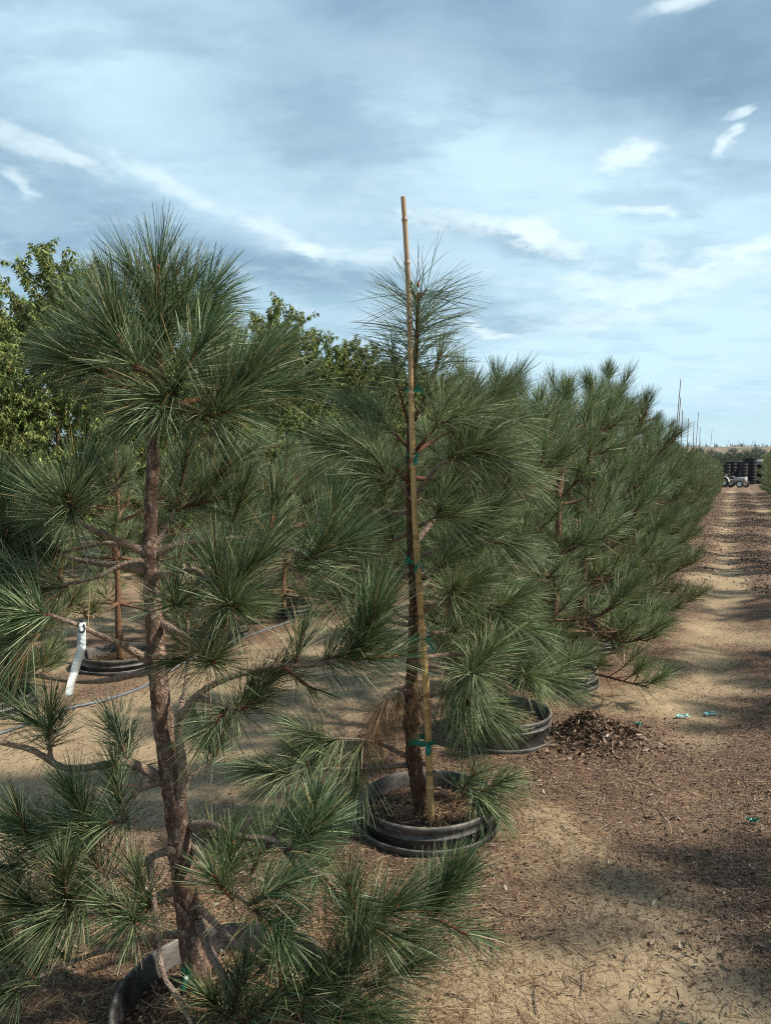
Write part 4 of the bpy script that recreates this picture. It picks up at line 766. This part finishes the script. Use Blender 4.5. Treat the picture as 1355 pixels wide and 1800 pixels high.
# variants for the rows
VAR = [make_pine('pine_tree', 2.30, .70, 21, n_tuft=58, L=.175, z0=.48, w=.0024), make_pine('pine_tree', 2.55, .72, 22, n_tuft=52, L=.165, lead=.68, z0=.13, w=.0025), make_pine('pine_tree', 2.40, .80, 23, n_tuft=54, L=.18, lead=.55, z0=.14, w=.0025), make_pine('pine_tree', 2.2, .70, 24, n_tuft=54, L=.165, z0=.10, w=.0025)]
VLOW = [make_pine('pine_tree', 2.4, .74, 31, n_tuft=17, L=.18, w=.0055), make_pine('pine_tree', 2.2, .72, 32, n_tuft=17, L=.18, w=.0055)]
VSM = [make_pine('pine_tree', 2.0, .72, 41, n_tuft=62, L=.17, wmat=M_orange_bark, z0=.5), make_pine('pine_tree', 1.95, .88, 42, n_tuft=70, L=.18, wmat=M_orange_bark, z0=.18, nb=(5, 8))]
used = set(); rr2 = random.Random(9)
def place(v, x, y, rz, s, label, group, cat='tree'):
    z = float(ground_z(x, y)) + .05
    if v.name in used: o = dup(v, (x, y, z), rz, s)
    else: o = v; used.add(v.name); o.location = (x, y, z); o.rotation_euler = (0, 0, rz); o.scale = (s,) * 3
    o.rotation_euler = (rr2.gauss(0, .022), rr2.gauss(0, .022), o.rotation_euler.z)
    return tag(o, label, cat, group)
rr = random.Random(3)
VNEAR = {1: make_pine('pine_tree', 2.2, .74, 71, n_tuft=60, L=.18, z0=.40, w=.0024, lead=.4), 2: make_pine('pine_tree', 2.3, .80, 72, n_tuft=60, L=.175, z0=.10, w=.0024, lead=.5, low=1.0, nb=(5, 8)),
         3: make_pine('pine_tree', 2.4, .84, 73, n_tuft=58, L=.175, z0=.12, w=.0025, lead=.45, low=1.05, nb=(5, 8)), 4: make_pine('pine_tree', 2.6, .80, 74, n_tuft=58, L=.175, z0=.12, w=.0025, lead=.75, low=1.1, nb=(5, 7))}
HT = {v.name: h for v, h in zip(VAR + VLOW + list(VNEAR.values()), (2.30, 2.55, 2.40, 2.2, 2.4, 2.2, 2.2, 2.3, 2.4, 2.6))}
stake_proto = None
def stake(x, y, h, lean, label, group):
    global stake_proto
    z = float(ground_z(x, y))
    if stake_proto is None:
        mb = MB(); n = 120; t = np.linspace(0, 1, n); R = .013 - .004 * t
        for tn in (.1, .25, .4, .53, .66, .78, .88): R = R * (1 + .15 * np.exp(-((t - tn) / .006) ** 2))
        tube(mb, np.stack([.006 * np.sin(t * 7), 0 * t, t * 2.7], 1), R, 8, .02, 0, smooth=False)
        stake_proto = o = mb.build('bamboo_stake', M_cane_far)
    else: o = stake_proto.copy(); COL.objects.link(o)
    o.location = (x, y, z + .03); o.scale = (1, 1, h / 2.7); o.rotation_euler = (lean[1], lean[0], 0)
    return tag(o, label, 'stake', group)
pot_proto = None
GROW = 'pines in the long main row beside the path'
ORD = 'zeroth first second third fourth fifth sixth seventh eighth ninth tenth eleventh twelfth thirteenth fourteenth fifteenth sixteenth seventeenth eighteenth nineteenth'.split()
near_lab = {1: 'dense pine in the pot right behind the staked pine, needles drooping over the pot rim', 2: 'dense pine third back from the staked one, its low skirt touching the leaf heap',
            3: 'third pine behind the staked one, its low branches reaching over the path edge', 4: 'pine with the tallest bottlebrush leader of the main row, right of the staked pine'}
for k in range(1, 44):
    p = rowpt(k); v = VAR[(k * 3 + 1) % 4 if k < 16 else 0] if k < 16 else VLOW[k % 2]
    v = VNEAR.get(k, v)
    s = {1: 2.2, 2: 2.35, 3: 2.52, 4: 2.74, 5: 2.45, 6: 2.42, 7: 2.3, 8: 2.3}.get(k, 2.12 + rr.uniform(-.26, .16)) / (HT[v.name.split('|')[0]] + .17)
    lab = near_lab.get(k) or (ORD[k] + ' pine along the main row counted from the staked one' if k < 13 else 'pine farther down the main row, one of the overlapping crowns shrinking toward the tractor')
    place(v, p[0] + rr.uniform(-.05, .05), p[1], {1: 2.0, 2: 1.0, 3: .6, 4: 4.0}.get(k, rr.uniform(0, 6.28)), s, lab, GROW)
    if k >= 2 and k < 12:
        gz = float(ground_z(p[0], p[1]))
        if k == 2: pot_proto = make_pot(p[0] + .05, p[1], 'black pot mostly hidden under the skirts of the main row pines', 'black nursery pots hidden under the row', seed=4, straw=60)
        else: pots_xy.append((p[0], p[1], .33)); dup(pot_proto, (p[0] + .05, p[1], gz), k, 1, ORD[k] + ' pot along the main row counted from the staked pine, mostly under needles')
for (px, ty, k, ln) in ((1062, 735, 4, .0), (1188, 667, 10, .055), (1190, 700, 12, .03), (1195, 722, 14, .01), (1206, 738, 16, .0), (1216, 742, 19, .0), (1222, 725, 21, .04), (1227, 752, 23, .0), (1247, 752, 28, .04), (1253, 778, 33, 0)):
    # stakes stand in the row: find the point of the row seen below the stake
    dx = (px - W_ / 2) / F_; y = (P2[0] - dx * P2[1] - 0) ; t = (dx * P2[1] - P2[0]) / (RD[0] - dx * RD[1]); x, y = P2[0] + RD[0] * t, P2[1] + RD[1] * t
    top = at(px, ty, y)
    stake(x - top[2] * ln * .8, y, min(top[2], 3.6), (ln, 0), {1062: 'thin stake inside the dense pine with the tall leader', 1188: 'tallest of the distant stakes above the main row', 1222: 'leaning distant stake above the middle of the far cluster', 1247: 'last distant stake above the row near the hill'}.get(px, 'short distant bamboo stake poking out above the main row'), 'distant bamboo stakes above the main row')
# right-hand row (seen at the right edge, casts its shade on the path)
for k in range(-4, 40):
    if (k < 9 and k % 3 == 1) or (k >= 9 and k in (11, 14, 15, 19, 22, 23, 27, 30, 34)): continue
    p = rowpt(k + .35, 1.98 - Q_ROW)
    v = VAR[(k + 6) % 4] if k < 12 else VLOW[k % 2]
    place(v, p[0], p[1], rr.uniform(0, 6.28), rr.uniform(.92, 1.08), 'pine in the right hand row across the path', 'pines in the right hand row')
# second row, small pines
GS = 'young pines in the second row'
sm_lab = {3: 'young pine with orange trunk in the grey rimmed pot behind the white tag', 4: 'young pine next beyond the one in the round pot, behind the big trunk', 2: 'young pine at the left edge behind the hanging branch'}
for _k in range(5, 12): sm_lab[_k] = ORD[_k - 2] + ' young pine along the second row counted from the one behind the white tag'
OFF2 = -3.35
def r2(k): return np.array([-2.14, 5.9]) + RD * SP * (k - 3)
for k in range(0, 26):
    p = r2(k); v = VSM[0 if k == 3 else 1] if k < 14 else VLOW[k % 2]
    s = {3: .95, 2: .8, 1: .8}.get(k, rr.uniform(.9, 1.08))
    place(v, p[0], p[1], rr.uniform(0, 6.28), s, sm_lab.get(k, 'young pine of the second row seen between the foreground branches'), GS)
mkp = dict(straw=120)
for k in (2, 3):
    p = r2(k); make_pot(p[0], p[1], {2: 'blue grey rimmed pot at the left edge beside the irrigation hose', 3: 'black pot with grey lip left of the big trunk behind the white tag'}[k], 'pots of the second row', R=.31, seed=6 + k, **mkp)
for k in range(4, 11):
    p = r2(k); pots_xy.append((p[0], p[1], .33)); dup(pot_proto, (p[0], p[1], float(ground_z(p[0], p[1]))), k, 1, ORD[k - 2] + ' black pot along the second row counted from the one behind the white tag', 'pots of the second row')

# ---------------------------------------------------------------- leafy pear trees
def leaves(mb, a, b, n, r, L=.082, wd=.025, droop=1.15):
    a = np.asarray(a); b = np.asarray(b); t = r.random(n)[:, None]; o = a + t * (b - a)
    d = norm(r.normal(0, 1, (n, 3)) * [1, 1, .5] + norm(b - a) * .35 + np.array([0, 0, -droop])); nn = r.normal(0, 1, (n, 3)); s = norm(np.cross(d, nn)); up = np.cross(s, d)
    l = (L * r.uniform(.7, 1.15, n))[:, None]; w = (wd * r.uniform(.8, 1.2, n))[:, None]
    st = o + d * l * .25
    m1 = st + d * l * .35 + up * l * .06; tip = st + d * l + np.array([0, 0, -.25]) * l * .6
    V = np.stack([st, m1 + s * w * .5 + up * w * .22, tip, m1 - s * w * .5 + up * w * .22, m1], 1).reshape(-1, 3); k = np.arange(n)[:, None] * 5
    mb.add(V, None, np.concatenate([k + np.array([[0, 1, 4]]), k + np.array([[4, 1, 2]]), k + np.array([[4, 2, 3]]), k + np.array([[0, 4, 3]])]))
def make_pear(seed, H=4.2, R=.95):
    r = np.random.default_rng(seed); root = empty('pear_tree', (0, 0, 0)); wood, fol = MB(), MB()
    tube(wood, [(0, 0, 0), (.02, .01, 1.2), (-.02, .02, 2.6), (0, 0, H - .4)], [.045, .036, .022, .008], 10, .1, 0, .15, 30, seed)
    for i in range(56):
        z = .35 + (H - .85) * (i + r.random()) / 56; f = (z - .7) / (H - .7); a = i * 2.4 + r.normal(0, .3); l = R * (1 - f ** 2.2) * r.uniform(.75, 1.15) + .12
        el_ = math.radians(38 + 32 * f + r.normal(0, 8)); o = np.array([0, 0, z]); d = np.array([math.cos(a) * math.cos(el_), math.sin(a) * math.cos(el_), math.sin(el_)])
        hl = l / max(math.cos(el_), .45); m_ = o + d * hl * .55; e = o + d * hl + [0, 0, .05]
        tube(wood, [o, m_, e], [.012, .008, .003], 5, .15)
        leaves(fol, o + d * hl * .2, m_, 80, r); leaves(fol, m_, e, 115, r)
        for j in range(5):
            p = o + d * hl * r.uniform(.3, .95); q = p + norm(r.normal(0, 1, 3) + [0, 0, .8]) * r.uniform(.18, .42); tube(wood, [p, q], [.004, .002], 4, .2); leaves(fol, p, q, 66, r)
    for j in range(7):
        a = r.random() * 6.28; p = np.array([0, 0, H - .7]); q = p + [.28 * math.cos(a) * r.random(), .28 * math.sin(a) * r.random(), r.uniform(.3, .8)]; tube(wood, [p, q], [.006, .002], 4, .2); leaves(fol, p, q, 60, r, .06)
    M_pt = M_bark2; wood.build('trunk', M_pt, root); fol.build('leaf_crown', M_leaf, root); return root
PEAR = [make_pear(61, 4.2), make_pear(62, 3.9, 1.0), make_pear(63, 4.4, .9)]
GP = 'leafy pear trees in the back row'
PX = [-190, -70, 5, 90, 195, 270, 350, 425, 490, 545, 598, 640, 685, 725, 765, 800, 835, 870, 910]
for (px, ty, D) in ((-190, 560, 7.0), (-70, 610, 8.0), (5, 560, 8.9), (90, 437, 9.7), (195, 565, 10.5), (270, 590, 11.4), (350, 590, 12.4), (425, 575, 13.2), (490, 530, 13.8), (545, 575, 14.8), (598, 598, 15.8), (640, 600, 16.8), (685, 625, 17.8), (725, 640, 19), (765, 655, 20.5), (800, 665, 22), (835, 680, 24), (870, 690, 26), (910, 700, 28.5)):
    p = at(px, ty, D); h = p[2]; v = PEAR[int(D * 3) % 3]; h0 = {0: 4.2, 1: 3.9, 2: 4.4}[int(D * 3) % 3]
    lab = {90: 'tallest leafy pear tree poking above the foreground pine at the left', 5: 'yellow green pear tree at the left edge', 490: 'pear tree with pointed top right of the foreground pine', 598: 'rounded pear tree left of the bamboo stake'}.get(px, ORD[max(1, PX.index(px) - 1)] + ' leafy pear tree from the left edge along the back row' if px > 0 else 'leafy pear tree of the back row just outside the left edge')
    place(v, p[0], D, rr.uniform(0, 6.28), h / (h0 + .42), lab, GP)
for k in range(12):        # the row behind it
    D = 10.5 + k * 1.5; x = -6.2 + .4715 * (D - 8)
    place(PEAR[k % 3], x - .6, D + .8, rr.uniform(0, 6.28), rr.uniform(.86, .96), 'leafy yellow green pear tree in the back row behind the pines', GP)

# ---------------------------------------------------------------- irrigation hose, tag, tape scraps
mb = MB(); pts = [(-60, 1312), (0, 1292), (60, 1270), (120, 1250), (190, 1232), (262, 1203), (330, 1165), (420, 1128), (520, 1090)]
hp = [on_ground(*p) for p in pts]
for p in hp: p[2] = float(ground_z(p[0], p[1])) + .010
tube(mb, hp, [.009] * len(hp), 8, .05); tag(mb.build('irrigation_hose', M_hose), 'thin grey irrigation hose lying on the sand at the left', 'hose')
def white_tag():
    D = D1 - .205; top = at(146, 1096, D); mb = MB()
    c_ = [(146, 1094), (144, 1112), (143, 1140), (134, 1172), (125, 1203), (121, 1224)]; wid = [10, 15, 16, 16, 14, 13]
    L, Rr = [], []
    for i, ((x, y), w) in enumerate(zip(c_, wid)):
        tw = .008 * math.sin(i * 1.1); L.append(at(x - w / 2, y + 1, D - .012 + tw)); Rr.append(at(x + w / 2, y - 1, D - .012 - tw))
    Lp, _ = smooth_path(L, [1] * 6, .01); Rp, _ = smooth_path(R_ if False else Rr, [1] * 6, .01); m_ = min(len(Lp), len(Rp))
    i = np.linspace(0, len(Lp) - 1, 40).astype(int); j = np.linspace(0, len(Rp) - 1, 40).astype(int); Lp, Rp = Lp[i], Rp[j]
    mid = (Lp + Rp) / 2 + np.array([0, -.0035, 0]); V = np.concatenate([Lp, mid, Rp]); k = np.arange(39)
    mb.add(V, np.concatenate([np.stack([k, k + 1, k + 41, k + 40], 1), np.stack([k + 40, k + 41, k + 81, k + 80], 1)]))
    e = empty('plant_tag', top, 'white strip tag hanging from a low left branch of the foreground pine', 'plant tag', world_parts=True)
    o = mb.build('strip', M_tag, e); md = o.modifiers.new('thickness', 'SOLIDIFY'); md.thickness = .0006
    mb = MB(); tube(mb, [at(139, 1108, D - .02), at(143, 1112, D - .024), at(150, 1106, D - .02), at(146, 1094, D - .01), at(141, 1090, D + .02)], [.0022] * 5, 6, .01); tube(mb, [at(138, 1128, D - .02), at(148, 1134, D - .02)], [.0006, .0006], 4, .02)
    mb.build('loop', M_black, e)
white_tag()
cane_tie('plant_tie', at(328, 1706, 2.08), .030, .018, 'small green tape knot low behind the foreground trunk', None, 12, 4)
def scrap(px, py, L, m_, label, seed):
    r = np.random.default_rng(seed); c0 = on_ground(px, py); gz = float(ground_z(c0[0], c0[1])); mb = MB()
    for k in range(3 if L > .07 else 5):
        a = r.normal(0, .35) + k * (.25 if L > .07 else .9); d = np.array([math.cos(a), math.sin(a), 0]); s_ = np.array([-d[1], d[0], 0]); t = np.linspace(-.5, .5, 9)
        q = np.array([c0[0], c0[1], gz + .012]) + d * L * t[:, None] + s_ * (L * .12 * np.sin(t * 7 + seed + k))[:, None] + np.array([0, 0, 1]) * (.008 + .007 * np.sin(t * 9 + k * 2))[:, None]
        w = (s_ * .8 + np.array([0, 0, .5 * (-1) ** k])) * .006 * np.linspace(1.2, .5, 9)[:, None]; V = np.concatenate([q - w, q + w]); i = np.arange(8); mb.add(V, np.stack([i, i + 1, i + 10, i + 9], 1))
    o = mb.build('tape_scrap', m_, loc=np.array([c0[0], c0[1], gz])); tag(o, label, 'plastic scrap', 'plastic tape scraps on the path')
scrap(1248, 1249, .095, M_tape_faded, 'pale blue plastic tape scrap lying on the path', 1)
scrap(1200, 1257, .10, M_tape_faded, 'thin teal tape scrap left of the pale blue one', 2)
scrap(1121, 1276, .06, M_tape, 'crumpled green tape scrap beyond the leaf heap', 3)
scrap(1322, 1453, .05, M_tape, 'bright green tape scrap at the right edge of the path', 4)
scrap(1205, 1797, .03, M_tape, 'tiny green scrap at the bottom edge of the photo', 5)

# ---------------------------------------------------------------- far end: tractor, pot stacks, distant pines, berm
def boxv(mb, c_, s, rot=0.0, mi=0, taper=1.0):
    x, y, z = [q / 2 for q in s]; v = np.array([[a * x * (taper if c2 > 0 else 1), b * y * (taper if c2 > 0 else 1), c2 * z] for c2 in (-1, 1) for b in (-1, 1) for a in (-1, 1)])
    cr, sr = math.cos(rot), math.sin(rot); v = np.stack([v[:, 0] * cr - v[:, 1] * sr, v[:, 0] * sr + v[:, 1] * cr, v[:, 2]], 1) + c_
    mb.add(v, [[0, 2, 3, 1], [4, 5, 7, 6], [0, 1, 5, 4], [2, 6, 7, 3], [0, 4, 6, 2], [1, 3, 7, 5]], None, mi)
def simple(name, c1, c2, rough=.6): return mat(name, lambda n, b: n.l.new(n.mix(n.noise(wpos(n), 8), c1, c2), b.inputs['Base Color']), rough)
M_trac = simple('faded_cream_paint', (.28, .26, .23), (.44, .41, .37)); M_tyre = simple('tyre_rubber', (.02, .02, .02), (.07, .06, .055)); M_rim = simple('pale_wheel_rim', (.50, .47, .42), (.70, .67, .62))
def wheel(mb_t, mb_r, c_, R, w):
    # axis along x (local)
    th = np.arange(28) * 2 * PI / 28
    def ring(prof, mb):
        pr = np.array(prof); V = np.stack([c_[0] + pr[:, 0:1] + 0 * th, c_[1] + pr[:, 1:2] * np.cos(th), c_[2] + pr[:, 1:2] * np.sin(th)], -1).reshape(-1, 3); n = len(pr)
        i = np.arange(n - 1)[:, None] * 28; j = np.arange(28)[None, :]; mb.add(V, np.stack([i + j, i + (j + 1) % 28, i + 28 + (j + 1) % 28, i + 28 + j], -1).reshape(-1, 4))
    ring([(-w / 2, R * .62), (-w / 2, R * .9), (-w * .35, R), (w * .35, R), (w / 2, R * .9), (w / 2, R * .62), (-w / 2, R * .62)], mb_t)
    for k in range(14):
        a = k * 2 * PI / 14; boxv(mb_t, [c_[0], c_[1] + R * math.cos(a), c_[2] + R * math.sin(a)], (w * .9, .03, .03))
    ring([(-w * .35, .001), (-w * .38, R * .22), (-w * .2, R * .3), (-w * .25, R * .5), (-w * .5, R * .6), (-w * .48, R * .64)], mb_r); ring([(w * .35, .001), (w * .38, R * .22), (w * .2, R * .3), (w * .25, R * .5), (w * .5, R * .6), (w * .48, R * .64)], mb_r)
def tractor():
    c0 = on_ground(1283, 856.5); e = empty('tractor', (c0[0], c0[1], 0), 'small pale old tractor parked at the far end of the path', 'tractor', rz=math.radians(-146))
    # local: forward = +y
    mb = MB(); boxv(mb, (0, .75, .62), (.36, .95, .34), taper=.85); boxv(mb, (0, .0, .50), (.30, .9, .26)); boxv(mb, (0, 1.2, .58), (.38, .06, .42)); mb.build('hood', M_trac, e)
    mb = MB()
    for s in (-1, 1):
        a = np.linspace(0, PI, 9); V = np.concatenate([np.stack([np.full(9, s * .42), -.25 + .46 * np.cos(a), .42 + .44 * np.sin(a)], 1), np.stack([np.full(9, s * .62), -.25 + .46 * np.cos(a), .42 + .44 * np.sin(a)], 1)]); i = np.arange(8); mb.add(V, np.stack([i, i + 1, i + 10, i + 9], 1))
    mb.build('fender', M_trac, e)
    mb = MB(); boxv(mb, (0, -.2, .72), (.36, .34, .07)); boxv(mb, (0, -.38, .88), (.36, .06, .28)); mb.build('seat', M_black, e)
    mb = MB(); tube(mb, [(0, .3, .7), (0, .12, .98)], [.015, .015], 6, .1); th = np.linspace(0, 2 * PI, 15); tube(mb, np.stack([.16 * np.cos(th), .12 + .07 * np.sin(th), .98 + .14 * np.sin(th)], 1), [.012] * 15, 5, .05); mb.build('steering_wheel', M_black, e)
    mb = MB(); tube(mb, [(.12, .8, .75), (.12, .8, 1.12)], [.022, .022], 8, .1); mb.build('exhaust_pipe', M_black, e)
    for (x, y, R, w) in ((-.5, -.25, .40, .22), (.5, -.25, .40, .22), (-.42, 1.0, .27, .13), (.42, 1.0, .27, .13)):
        t, r_ = MB(), MB(); wheel(t, r_, (x, y, R), R, w); o = t.build('wheel', M_tyre, e); r_.build('rim', M_rim, o)
    mb = MB(); tube(mb, [(-.42, 1.0, .27), (.42, 1.0, .27)], [.03, .03], 6, .1); tube(mb, [(-.5, -.25, .4), (.5, -.25, .4)], [.05, .05], 6, .1); mb.build('axle', M_trac, e)
tractor()
stack_proto = None
def pot_stack(x, y, h, rz, label, R=.36):
    global stack_proto
    key = 'pot_stack'
    e = empty('nursery_pot_stack', (x, y, 0), label, 'pot stack', 'stacks of black pots at the path end', rz)
    n = int(h / .13); 
    mb = MB(); lathe(mb, [(R * .78, 0), (R * .97, .42)], 28); lathe(mb, [(R * .97, .42), (R + .012, .42), (R + .012, .47), (R - .02, .47)], 28); mb.build('bottom_pot', M_potfar, e)
    mb = MB()
    for k in range(1, n): z = .47 + (k - 1) * .13 + .02; lathe(mb, [(R * .955, z - .02), (R * .97, z + .07), (R + .012 + .006 * ((k * 7) % 3 - 1), z + .07), (R + .012, z + .11), (R - .02, z + .11)], 28)
    mb.build('nested_pot_rims', M_potfar, e)
for i, (px, ty, D) in enumerate(((1276, 822, 66), (1287, 818, 66.5), (1296, 817, 68), (1306, 819, 65), (1313, 812, 67), (1322, 812, 66), (1331, 815, 68), (1281, 817, 69), (1302, 816, 70), (1318, 811, 70), (1327, 811, 71), (1291, 817, 71), (1338, 813, 67))):
    p = at(px, ty, D); pot_stack(p[0], D, max(1.0, p[2]), i, ('stack of nested black pots behind the tractor, ' + ORD[i + 1] + ' from the left in the front line') if i < 7 else 'stack of nested black pots half hidden behind the front line of stacks')
mb = MB(); c_ = at(1333, 812.5, 66); tube(mb, [c_ + [-.5, 0, 0], c_ + [.3, 0, .02]], [.20, .27], 16, .2); o = mb.build('nursery_pot', simple('grey_sheen_plastic', (.10, .11, .12), (.22, .23, .24)), loc=c_); tag(o, 'grey lit pot lying sideways on top of the black pot stacks', 'plant pot')  # lit sheen put into a base grey paler than the stacks
VF = [make_pine('pine_tree', 3.2, 1.0, 51, n_tuft=7, L=.32, w=.016, nmat=M_needle_haze, whorl=.4), make_pine('pine_tree', 2.9, 1.0, 52, n_tuft=7, L=.32, w=.016, nmat=M_needle_haze, whorl=.4)]
for i in range(34):
    px = 1225 + (i % 17) * 10.5 + rr.uniform(-3, 3); D = (82 if i < 17 else 96) + rr.uniform(-3, 3); p = at(px, 820, D)
    place(VF[i % 2], p[0], D, rr.uniform(0, 6.28), rr.uniform(.9, 1.15), 'distant pine with haze blue put into its needle colour, standing beyond the black pot stacks', 'distant pines beyond the pot stacks')
mb = MB(); nx, ny = 120, 16; xs = np.linspace(-60, 190, nx); ys = np.linspace(0, 1, ny); Xg, Yg = np.meshgrid(xs, ys); hh = 6.1 + 1.0 * (fbm(Xg * .06, Xg * 0, 1, 3, 5) - .5)
Zg = hh * np.sin(np.clip(Yg * 1.1, 0, 1) * PI / 2) + .5 * (fbm(Xg, Yg * 12, .25, 3, 8) - .5) * (Yg > 0) - .3 * (Yg == 0); Yw = 150 + Yg * 22
V = np.stack([Xg, Yw, Zg], -1).reshape(-1, 3); i = np.arange(ny - 1)[:, None] * nx; j = np.arange(nx - 1)[None, :]; mb.add(V, np.stack([i + j, i + j + 1, i + nx + j + 1, i + nx + j], -1).reshape(-1, 4))
b0 = V[(ny - 1) * nx:]; V2 = np.vstack([b0, b0 + [0, 14, 0], b0 * [1, 1, 0] + [0, 30, -.3]]); j = np.arange(nx - 1); mb.add(V2, np.concatenate([np.stack([j, j + 1, j + nx + 1, j + nx], 1), np.stack([j + nx, j + nx + 1, j + 2 * nx + 1, j + 2 * nx], 1)]))
def berm_f(n, b):
    p = wpos(n); a = n.noise(n.vm('MULTIPLY', p, (1, 1, 3)), .35, 6, .6); n.l.new(n.mix(n.mapr(a, .42, .60), (.27, .19, .145), (.13, .14, .09)), b.inputs['Base Color']); bump(n, b, a, .6, .5)
tag(mb.build('hill', mat('earth_berm', berm_f, .95, .1)), None, None, kind='structure')
rb = np.random.default_rng(77); mb = MB()
for k in range(520):
    x = rb.uniform(60, 118); 
    if rb.random() < .45: x = rb.choice([72, 75.5, 83, 96, 104]) + rb.normal(0, 1.1)
    z = 6.0 + 1.0 * (float(fbm(x * .06, 0, 1, 3, 5)) - .5); y = 172 + rb.uniform(-1, 8); h = rb.uniform(.3, 1.6) * (1.6 if rb.random() < .1 else .8); d = np.array([rb.normal(0, .18), rb.normal(0, .1), 1]) * h
    tube(mb, [np.array([x, y, z]), np.array([x, y, z]) + d], [.035, .008], 3, 2.0)
    if rb.random() < .25: needles(mb, np.array([x, y, z]), np.array([x, y, z]) + d * .6, 8, .45, .05, (20, 60), .1, 2, 0, .2, rb, 2)
tag(mb.build('hilltop_weeds', simple('weeds', (.05, .06, .04), (.11, .11, .07))), 'dark stalky weeds along the crest of the far earth bank', 'weeds', kind='stuff')

scatter_litter()
for o in list(sc.objects):
    if '_w' in o.keys(): del o['_w']
